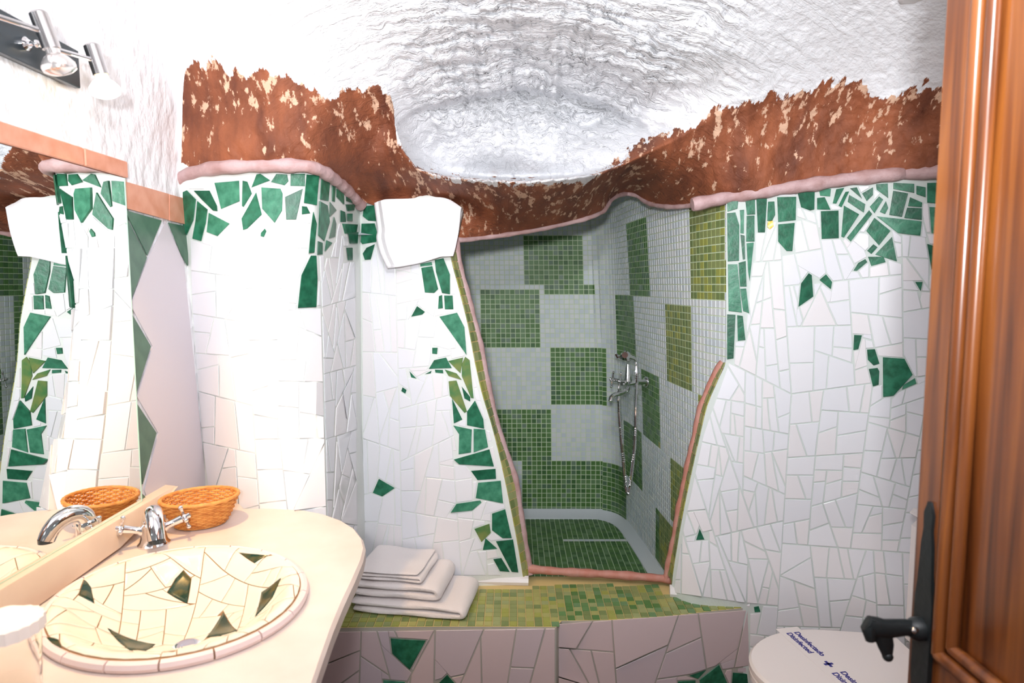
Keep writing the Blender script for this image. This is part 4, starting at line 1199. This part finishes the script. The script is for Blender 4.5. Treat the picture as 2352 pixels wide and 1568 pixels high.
# ---- drinking glass with paper cap ------------------------------------------------------
gl = Vector((-0.648, 0.775, ZC))
gls = thing('drinking_glass', 'clear glass tumbler under a white paper cap at the counter end', 'glass', tuple(gl))
m = MB(); m.lathe(gl, [(.0, .001), (.029, .001), (.031, .003), (.0365, .112), (.0345, .112), (.0295, .008), (0, .008)], n=32); m.build('tumbler', M['clear'], gls)
m = MB(); vs = []; nn2 = 40
for r, z in ((.0395, .098), (.0392, .114), (.030, .118), (.012, .128), (.0, .131)):
    for k in range(nn2):
        t = 2 * math.pi * k / nn2; rr = r * (1 + .03 * math.cos(20 * t) * (r > .03)); vs.append((gl.x + rr * math.cos(t), gl.y + rr * math.sin(t), gl.z + z))
m.add(vs, [(i * nn2 + k, i * nn2 + (k + 1) % nn2, (i + 1) * nn2 + (k + 1) % nn2, (i + 1) * nn2 + k) for i in range(4) for k in range(nn2)]); m.build('paper_cap', M['paper'], gls)

# ---- wall spotlights -----------------------------------------------------------------------
pz0, pz1, py1 = 1.791, 1.860, WX(178, 170, -.822).y
sp = thing('wall_spotlight_bar', 'black plate with two steel spotlights above the mirror', 'wall lamp', (XL, 0.85, 1.8))
m = MB(); m.box((XL + .012, (0.30 + py1) / 2, (pz0 + pz1) / 2), (.012, py1 - 0.30, pz1 - pz0), bev=.0015); m.build('plate', M['black_gloss'], sp, smooth=False)
def spot(tpx, bpx, hpx, Xt, Xb, Xh, arm_z, arm_y, lit):
    t, b, h = WX(*tpx, Xt), WX(*bpx, Xb), WX(*hpx, Xh)
    ax = (b - t).normalized()
    m = MB(); L_ = (b - t).length
    m.lathe(t, [(.0, .0), (.0105, .0), (.0135, .003), (.0135, L_), (.011, L_), (.011, L_ - .02)], axis=ax, n=24); body = m.build('lamp_holder', M['chrome_grey'], sp)
    hx = (h - b).normalized(); m = MB()
    m.lathe(b - ax * .012, [(.0095, 0), (.0105, .012), (.0105, .022)], axis=ax, n=20); neck = m.build('bulb_neck', M['bulb_neck'] if lit else M['bulb_off'], body)
    m = MB(); c = b + hx * .008
    m.lathe(c, [(.0105, 0), (.018, .006), (.0245, .015), (.0255, .020), (.024, .026), (.016, .031), (0, .034)], axis=hx, n=28); m.build('bulb', M['bulb_lit'] if lit else M['bulb_off'], body)
    mid = t + (b - t) * .55
    pp = Vector((XL + .018, arm_y, arm_z))
    m = MB(); m.lathe(pp, [(.011, 0), (.011, .006), (.007, .010)], axis=Vector((1, 0, 0)), n=20)
    m.tube([pp, pp + Vector((.022, 0, 0)), mid + (pp + Vector((.022, 0, 0)) - mid) * .2, mid], [.0042, .0042, .0042, .0042], n=10); m.ball(pp + Vector((.022, 0, 0)), .0062, 12)
    m.build('swivel_arm', M['chrome'], body)
    return c + hx * .05, hx
spot((86, 26), (119, 112), (134, 150), -.760, -.748, -.742, 1.822, 0.94, False)
ctr, hx = spot((209, 101), (233, 172), (241, 205), -.762, -.752, -.747, 1.822, 1.095, True)
bl = lamp('bulb_light', 'SPOT', 22.0, 0, tuple(ctr), (0.30, -0.10, -1.0), (1.0, 0.60, 0.23))
bl.data.spot_size = math.radians(105); bl.data.spot_blend = 0.9; bl.data.shadow_soft_size = 0.022
bl.parent = None

# ---- hanging towel ------------------------------------------------------------------------
topE = [(861, 468), (880, 461), (900, 459), (940, 458), (1000, 455), (1026, 458), (1045, 468), (1059, 478)]
botE = [(891, 616), (915, 613), (940, 609), (965, 604), (990, 597), (1010, 590), (1026, 589), (1040, 588)]
lefE = [(861, 468), (865, 500), (868, 530), (866, 548), (874, 580), (891, 616)]
rigE = [(1059, 478), (1057, 500), (1054, 528), (1050, 550), (1045, 572), (1040, 588)]
def lerp2(P, t):
    P = [np.array(p, float) for p in P]; return cat(P, min(t, .9999) * (len(P) - 1))
g = []; nu, nv = 26, 20
for j in range(-6, nv + 1):
    row = []
    for i in range(nu + 1):
        u, v = i / nu, max(0, j) / nv
        T, Bt, Lf, Rt = lerp2(topE, u), lerp2(botE, u), lerp2(lefE, v), lerp2(rigE, v)
        c00, c10, c01, c11 = (np.array(q, float) for q in (topE[0], topE[-1], botE[0], botE[-1]))
        p = (1 - v) * T + v * Bt + (1 - u) * Lf + u * Rt - ((1 - u) * (1 - v) * c00 + u * (1 - v) * c10 + (1 - u) * v * c01 + u * v * c11)
        Dw = 1.945 - .03 * u + (0.02 if u < .1 else 0)
        d_ = Dw - .022 - .006 * math.sin(u * 9 + 1) * v - .004 * math.sin(u * 21) - .010 * v * (1 - u)
        w_ = WD(p[0], p[1], d_)
        if j <= 0:
            k = -j / 6.0; w_ = w_ + Vector((0, 0.075 * k, 0.006 * math.sin(k * math.pi) - .016 * k))
        row.append(w_)
    g.append(row)
m = grid_mesh(g)
tw = m.build('hanging_towel', M['towel_hang'], recalc=False); tag(tw, 'white hand towel draped over the wall top beside the shower', 'towel')
so = tw.modifiers.new('thick', 'SOLIDIFY'); so.thickness = 0.007; so.offset = 0.0
# its inner fold shows at the edge
g2 = []
for j in range(9):
    v = j / 8; a = lerp2(rigE, v * .62)
    g2.append([WD(a[0] - 14 + 0, a[1] + 4, 1.925), WD(a[0] - 2, a[1] + 3, 1.932), WD(a[0] + 6 - 9 * v, a[1] + 8, 1.945)])
m = grid_mesh(g2); o = m.build('inner_fold', M['towel_hang'], tw, recalc=False); so = o.modifiers.new('thick', 'SOLIDIFY'); so.thickness = 0.005

# ---- folded towels ------------------------------------------------------------------------
def folded(name, label, origin, W, depth, layers, t, rot, open_left=True, seed=1):
    rngt = random.Random(seed)
    cl = []
    for L_ in range(layers):
        z = t / 2 + L_ * t; xs = np.linspace(0, W, 15)
        xs = xs if L_ % 2 == 0 else xs[::-1]
        off = [rngt.uniform(-.004, .010) if (L_ == 0 or L_ == layers - 1) else 0]
        cl += [(float(x), z) for x in xs]
        if L_ < layers - 1:
            xc = W if L_ % 2 == 0 else 0.0; sg = 1 if L_ % 2 == 0 else -1
            cl += [(xc + sg * t * .5 * math.sin(a), z + t / 2 - t / 2 * math.cos(a)) for a in (math.pi * k / 6 for k in range(1, 6))]
    n = len(cl); hw = t * .49; ny = 12
    lf, rt = [], []
    for i in range(n):
        a, b = cl[max(i - 1, 0)], cl[min(i + 1, n - 1)]
        dx, dz = b[0] - a[0], b[1] - a[1]; l = math.hypot(dx, dz) or 1
        e = 1.0 if 1 < i < n - 2 else (0.8 if i in (1, n - 2) else 0.45)
        lf.append((cl[i][0] - dz / l * hw * e, cl[i][1] + dx / l * hw * e)); rt.append((cl[i][0] + dz / l * hw * e, cl[i][1] - dx / l * hw * e))
    loop = lf + rt[::-1]; N_ = len(loop)
    R = Matrix.Rotation(rot, 3, 'Z'); vs = []
    cz = [q[1] for q in cl]
    for j in range(ny + 1):
        y = depth * j / ny; ed = min(1.0, min(j, ny - j) / 1.5 + .55)
        for (x, z), c in zip(loop, cl + cl[::-1]):
            zz = c[1] + (z - c[1]) * ed
            xx = c[0] + (x - c[0]) * ed
            wv = .0025 * math.sin(x * 31 + y * 23 + seed) + .0015 * math.sin(y * 60 + z * 90)
            sk = .010 * math.sin(z * 70 + seed) 
            vs.append(Vector(origin) + R @ Vector((xx + sk * .4 + .0015 * math.sin(y * 45 + z * 200), y + .0022 * math.sin(x * 40 + z * 130 + seed), max(zz + wv * (z / (layers * t)), 0.0005))))
    fs = [(j * N_ + k, j * N_ + (k + 1) % N_, (j + 1) * N_ + (k + 1) % N_, (j + 1) * N_ + k) for j in range(ny) for k in range(N_)]
    for j, flip in ((0, False), (ny, True)):
        for i in range(n - 1):
            q = (j * N_ + i, j * N_ + i + 1, j * N_ + (N_ - 2 - i), j * N_ + (N_ - 1 - i)); fs.append(q[::-1] if flip else q)
    m = MB(); m.add(vs, fs); o = m.build(name, M['towel'], angle=55)
    sb = o.modifiers.new('soft', 'SUBSURF'); sb.levels = 1; sb.render_levels = 1
    return tag(o, label, 'towel', 'folded towels on the step')
f0 = WZ(804, 1408, ZP + .002); fr = WZ(1052, 1428, ZP + .002)
rot = math.atan2(fr.y - f0.y, fr.x - f0.x)
rv = Matrix.Rotation(rot, 3, 'Z'); Wb = (fr - f0).length
b0 = Vector((f0.x, f0.y, ZP + .0012))
folded('folded_towel', 'thick white folded towel lowest in the stack on the step', b0, Wb, .21, 2, .0215, rot, seed=1)
folded('folded_towel', 'thick white folded towel in the middle of the stack', b0 + rv @ Vector((-.004, .012, .0455)), Wb * .78, .20, 2, .0235, rot, seed=2)
folded('folded_towel', 'thin white folded hand towel on top of the stack', b0 + rv @ Vector((.018, .020, .0955)), Wb * .58, .185, 3, .0098, rot - .02, seed=3)

# ---- shower mixer ---------------------------------------------------------------------------
mx = thing('shower_mixer', 'chrome telephone-style shower mixer on the mosaic wall', 'shower mixer', tuple(WD(1445, 880, 2.55)))
def SP(px, py, D): return WD(px, py, D)
DW = 2.62
c0 = SP(1446, 879, 2.50)
m = MB(); m.tube([SP(1484, 877, 2.53), SP(1462, 877, 2.52), SP(1440, 879, 2.50), SP(1428, 880, 2.49)], [.010, .011, .013, .010], n=12)
m.lathe(SP(1484, 877, 2.55), [(.0, -.012), (.018, -.010), (.022, -.002), (.022, .004), (0, .006)], axis=Vector((1, .1, 0)), n=18); m.build('body', M['chrome'], mx)
m = MB(); m.tube([SP(1442, 875, 2.50), SP(1442, 855, 2.50), SP(1442, 836, 2.50)], [.017, .012, .007], n=12); m.build('riser', M['chrome'], mx)
m = MB(); m.tube([SP(1415, 815, 2.49), SP(1425, 820, 2.49), SP(1442, 826, 2.50), SP(1457, 819, 2.51)], [.004, .007, .010, .005], n=10); m.tube([SP(1414, 812, 2.49), SP(1420, 821, 2.49)], .006, n=8); m.build('cradle', M['chrome'], mx)
m = MB(); m.tube([SP(1432, 815, 2.46), SP(1442, 818, 2.47), SP(1456, 823, 2.49), SP(1462, 832, 2.50)], [.013, .012, .008, .007], n=12)
m.lathe(SP(1437, 818, 2.455), [(.0, .0), (.016, .002), (.020, .010), (.012, .02)], axis=Vector((-.3, -.9, .35)), n=18); m.build('handset', M['chrome'], mx)
m = MB(); m.tube([Vector(p) for p in dense([SP(1443, 888, 2.48), SP(1440, 896, 2.46), SP(1428, 903, 2.42), SP(1412, 906, 2.38), SP(1404, 912, 2.36), SP(1402, 921, 2.355)], .008)], .0085, n=10); m.build('spout', M['chrome'], mx)
for (px, py, dd) in ((1426, 876, 2.47), (1410, 872, 2.52)):
    c = SP(px, py, dd); a = (c - c0).normalized(); m = MB(); m.tube([c0 + (c - c0) * .3, c], .007, n=10); o = m.build('valve', M['chrome'], mx); cross_handle(c, a, o, .030)
m = MB(); hp = dense([SP(1460, 826, 2.50), SP(1463, 860, 2.48), SP(1461, 930, 2.46), SP(1459, 1000, 2.45), SP(1454, 1060, 2.44), SP(1447, 1115, 2.44), SP(1442, 1134, 2.44), SP(1437, 1115, 2.45), SP(1432, 1060, 2.46), SP(1425, 980, 2.47), SP(1421, 920, 2.48), SP(1423, 892, 2.49)], .0045)
m.tube([Vector(p) for p in hp], [.0066 + (.0009 if i % 2 else -.0009) for i in range(len(hp))], n=8); m.build('hose', M['chrome'], mx)

# ---- toilet ----------------------------------------------------------------------------------
TZ = 0.470
tip = WZ(1727, 1530, TZ); TY = tip.y - .005; X0 = tip.x; X1 = X0 + .44; HWd = .182
toi = thing('toilet', 'white toilet with closed lid carrying a printed paper band', 'toilet', (X0 + .2, TY, 0))
def lid_outline(gx, n=30):
    pts = []
    for k in range(n + 1):
        a = math.pi / 2 + math.pi * k / n; pts.append((X0 + .235 + (.235 + gx) * math.cos(a), TY + (HWd + gx) * math.sin(a)))
    pts += [(X1, TY - (HWd + gx) * .86), (X1, TY + (HWd + gx) * .86)]
    return pts
def stack_rings(m, rings):
    n = len(rings[0][0]); vs = []
    for P, z in rings: vs += [(p[0], p[1], z) for p in P]
    fs = [(r * n + i, r * n + (i + 1) % n, (r + 1) * n + (i + 1) % n, (r + 1) * n + i) for r in range(len(rings) - 1) for i in range(n)]
    fs += [tuple(range(n - 1, -1, -1)), tuple((len(rings) - 1) * n + k for k in range(n))]
    m.add(vs, fs)
m = MB(); stack_rings(m, [(lid_outline(-.004), TZ - .022), (lid_outline(0), TZ - .018), (lid_outline(0), TZ - .006), (lid_outline(-.006), TZ)]); lid = m.build('lid', M['ceramic'], toi)
m = MB(); stack_rings(m, [(lid_outline(-.006), TZ - .045), (lid_outline(-.001), TZ - .040), (lid_outline(-.001), TZ - .026), (lid_outline(-.006), TZ - .023)]); m.build('seat', M['ceramic'], toi)
def scaled(P, s, sx): 
    return [(X0 + .26 + (p[0] - X0 - .26) * sx, TY + (p[1] - TY) * s) for p in P]
m = MB(); L0 = lid_outline(-.008); stack_rings(m, [(scaled(L0, .62, .60), 0.0), (scaled(L0, .6, .56), .05), (scaled(L0, .62, .58), .18), (scaled(L0, .8, .78), .30), (scaled(L0, .97, .97), .40), (scaled(L0, .98, .98), TZ - .046)]); m.build('bowl', M['ceramic'], toi)
m = MB(); tp = WD(2083, 1190, TY - .0)
m.box((X1 + .115, TY, .615), (.15, .36, .36), bev=.02); m.build('tank', M['ceramic'], toi)
m = MB(); m.box((X1 + .116, TY, .806), (.152, .362, .024), bev=.011); m.build('tank_lid', M['ceramic'], toi)
# printed band across the lid
a, b = WZ(1832, 1462, TZ), WZ(1906, 1526, TZ)
bd_ = (b - a).normalized(); bd_.z = 0; bd_.normalize()
bx2 = Vector((-bd_.y, bd_.x, 0))          # reading "up"
if bx2.x < 0: bx2 = -bx2
ctr_b = WZ(1903, 1525, TZ)
m = MB(); hw_ = .033; q = [ctr_b + bd_ * s_ * .172 + bx2 * t_ * hw_ for s_, t_ in ((-1, -1), (1, -1), (1, 1), (-1, 1))]
m.prism([(v.x, v.y) for v in q], TZ - .0006, TZ + .0006); band = m.build('paper_band', M['ceramic'], toi, smooth=False)
def letters(txt, p, size, parent, depth=.0003):
    cu = bpy.data.curves.new('lettering', 'FONT'); cu.body = txt; cu.size = size; cu.align_x = 'LEFT'; cu.align_y = 'CENTER'; cu.extrude = depth; cu.offset = .0005
    t = bpy.data.objects.new('tmp', cu); COL.objects.link(t)
    dg = bpy.context.evaluated_depsgraph_get(); me = bpy.data.meshes.new_from_object(t.evaluated_get(dg)); bpy.data.objects.remove(t)
    R = Matrix((( bd_.x, bx2.x, 0, 0), (bd_.y, bx2.y, 0, 0), (0, 0, 1, 0), (0, 0, 0, 1)))
    me.transform(Matrix.Translation(p - worldloc(parent)) @ R); me.materials.clear(); me.materials.append(M['ink'])
    o = bpy.data.objects.new('lettering', me); COL.objects.link(o); o.parent = parent; return o
z9 = TZ + .0009
for (s0, up_, tx) in ((-.148, .0115, 'Desinfectado'), (-.148, -.0115, 'Disinfected'), (.034, .0115, 'Desinfectado'), (.034, -.0115, 'Disinfected')):
    p = ctr_b + bd_ * s0 + bx2 * up_; p.z = z9; letters(tx, p, .0215, band)
m = MB(); cc = ctr_b.copy(); cc.z = z9
R3 = Matrix(((bd_.x, bx2.x, 0), (bd_.y, bx2.y, 0), (0, 0, 1)))
m.box(cc, (.024, .007, .0006), R3); m.box(cc, (.007, .024, .0006), R3); m.build('cross_mark', M['ink'], band, smooth=False)

# ---- door ------------------------------------------------------------------------------------------
XD = 0.516; YE = 0.785; YH = -0.05
door = bpy.data.objects.new('door_1', None); COL.objects.link(door); door.location = (XD + .02, .4, 0); struct(door, 'open varnished wooden door with moulded panels')
STL = .046
m = MB()
m.box((XD + .02, YE - STL / 2, 1.03), (.04, STL, 2.04), bev=.004); m.build('stile', M['wood'], door)
m = MB(); m.box((XD + .02, YH + .05, 1.03), (.04, .10, 2.04), bev=.003); m.build('stile', M['wood'], door)
ya, yb2 = YH + .10, YE - STL
for z0, z1 in ((0.01, 0.15), (0.84, 0.965), (1.92, 2.05)):
    m = MB(); m.box((XD + .021, (ya + yb2) / 2, (z0 + z1) / 2), (.036, yb2 - ya, z1 - z0), bev=.002); m.build('rail', M['wood'], door)
for z0, z1 in ((0.15, 0.84), (0.965, 1.92)):
    m = MB(); m.box((XD + .022, (ya + yb2) / 2, (z0 + z1) / 2), (.014, yb2 - ya + .01, z1 - z0 + .01)); m.build('panel', M['wood'], door, smooth=False)
    for (o1, r1, xx) in ((.007, .0085, .004), (.024, .0075, .008)):
        m = MB(); P4 = [Vector((XD + xx, yb2 - o1, z1 - o1)), Vector((XD + xx, yb2 - o1, z0 + o1)), Vector((XD + xx, ya + o1, z0 + o1)), Vector((XD + xx, ya + o1, z1 - o1))]
        for i in range(4): m.tube([P4[i], P4[(i + 1) % 4]], r1, n=12)
        m.build('moulding', M['wood'], door)
lat = thing('door_latch', 'black wrought-iron thumb latch on the open wooden door', 'door handle', (XD, YE - .03, 1.0))
pz = [(1.155, .002), (1.14, .008), (1.12, .007), (1.10, .010), (1.05, .013), (1.03, .016), (.93, .016), (.90, .013), (.84, .010), (.80, .008), (.78, .002)]
m = MB(); yc = YE - .030; vs = []
for z, w in pz: vs += [(XD - .004, yc - w, z), (XD - .004, yc + w, z), (XD + .002, yc + w, z), (XD + .002, yc - w, z)]
m.add(vs, [(i * 4 + k, i * 4 + (k + 1) % 4, (i + 1) * 4 + (k + 1) % 4, (i + 1) * 4 + k) for i in range(len(pz) - 1) for k in range(4)] + [(0, 1, 2, 3), tuple(40 + k for k in range(4))]); m.build('plate', M['black_metal'], lat)
zh = 0.992
m = MB(); m.lathe((XD - .003, yc, zh), [(.0, 0), (.014, 0), (.014, .010), (.010, .016), (.0, .018)], axis=Vector((-1, 0, 0)), n=18); m.build('boss', M['black_metal'], lat)
m = MB(); m.tube([Vector((XD - .004, yc, zh)), Vector((XD - .025, yc, zh + .002)), Vector((XD - .05, yc, zh)), Vector((XD - .062, yc, zh + .003)), Vector((XD - .072, yc, zh + .009))], [.010, .0105, .0125, .013, .009], n=12, squash=(Vector((0, 1, 0)), .75))
m.tube([Vector((XD - .066, yc, zh + .014)), Vector((XD - .070, yc, zh)), Vector((XD - .066, yc, zh - .014))], [.006, .009, .007], n=10); m.build('lever', M['black_metal'], lat)
m = MB(); m.tube([Vector((XD - .052, yc, zh - .006)), Vector((XD - .047, yc, zh - .022)), Vector((XD - .044, yc, zh - .036))], [.012, .010, .006], n=12, squash=(Vector((0, 1, 0)), .6)); m.ball((XD - .044, yc, zh - .036), .0065); m.build('thumb_piece', M['black_metal'], lat)
m = MB(); m.lathe((XD - .004, yc - .004, zh + .004), [(.004, 0), (.004, .018), (.0, .021)], axis=Vector((-1, -.4, 0)), n=10); m.build('rivet', M['chrome_grey'], lat)

# ---- box by the ceiling ----------------------------------------------------------------------------
vb = WD(2058, 12, 1.44)
vent = thing('vent_cover', 'white ventilation cover high up beside the door', 'vent', (vb.x + .09, 1.35, vb.z))
m = MB(); m.box((vb.x + .09, 1.37, vb.z + .06), (.18, .14, .118), bev=.006); m.build('casing', M['box_white'], vent)
for i in range(5):
    m = MB(); m.box((vb.x + .09, 1.2985, vb.z + .018 + i * .018), (.14, .004, .009)); m.build('slat', M['box_grey'], vent, smooth=False)
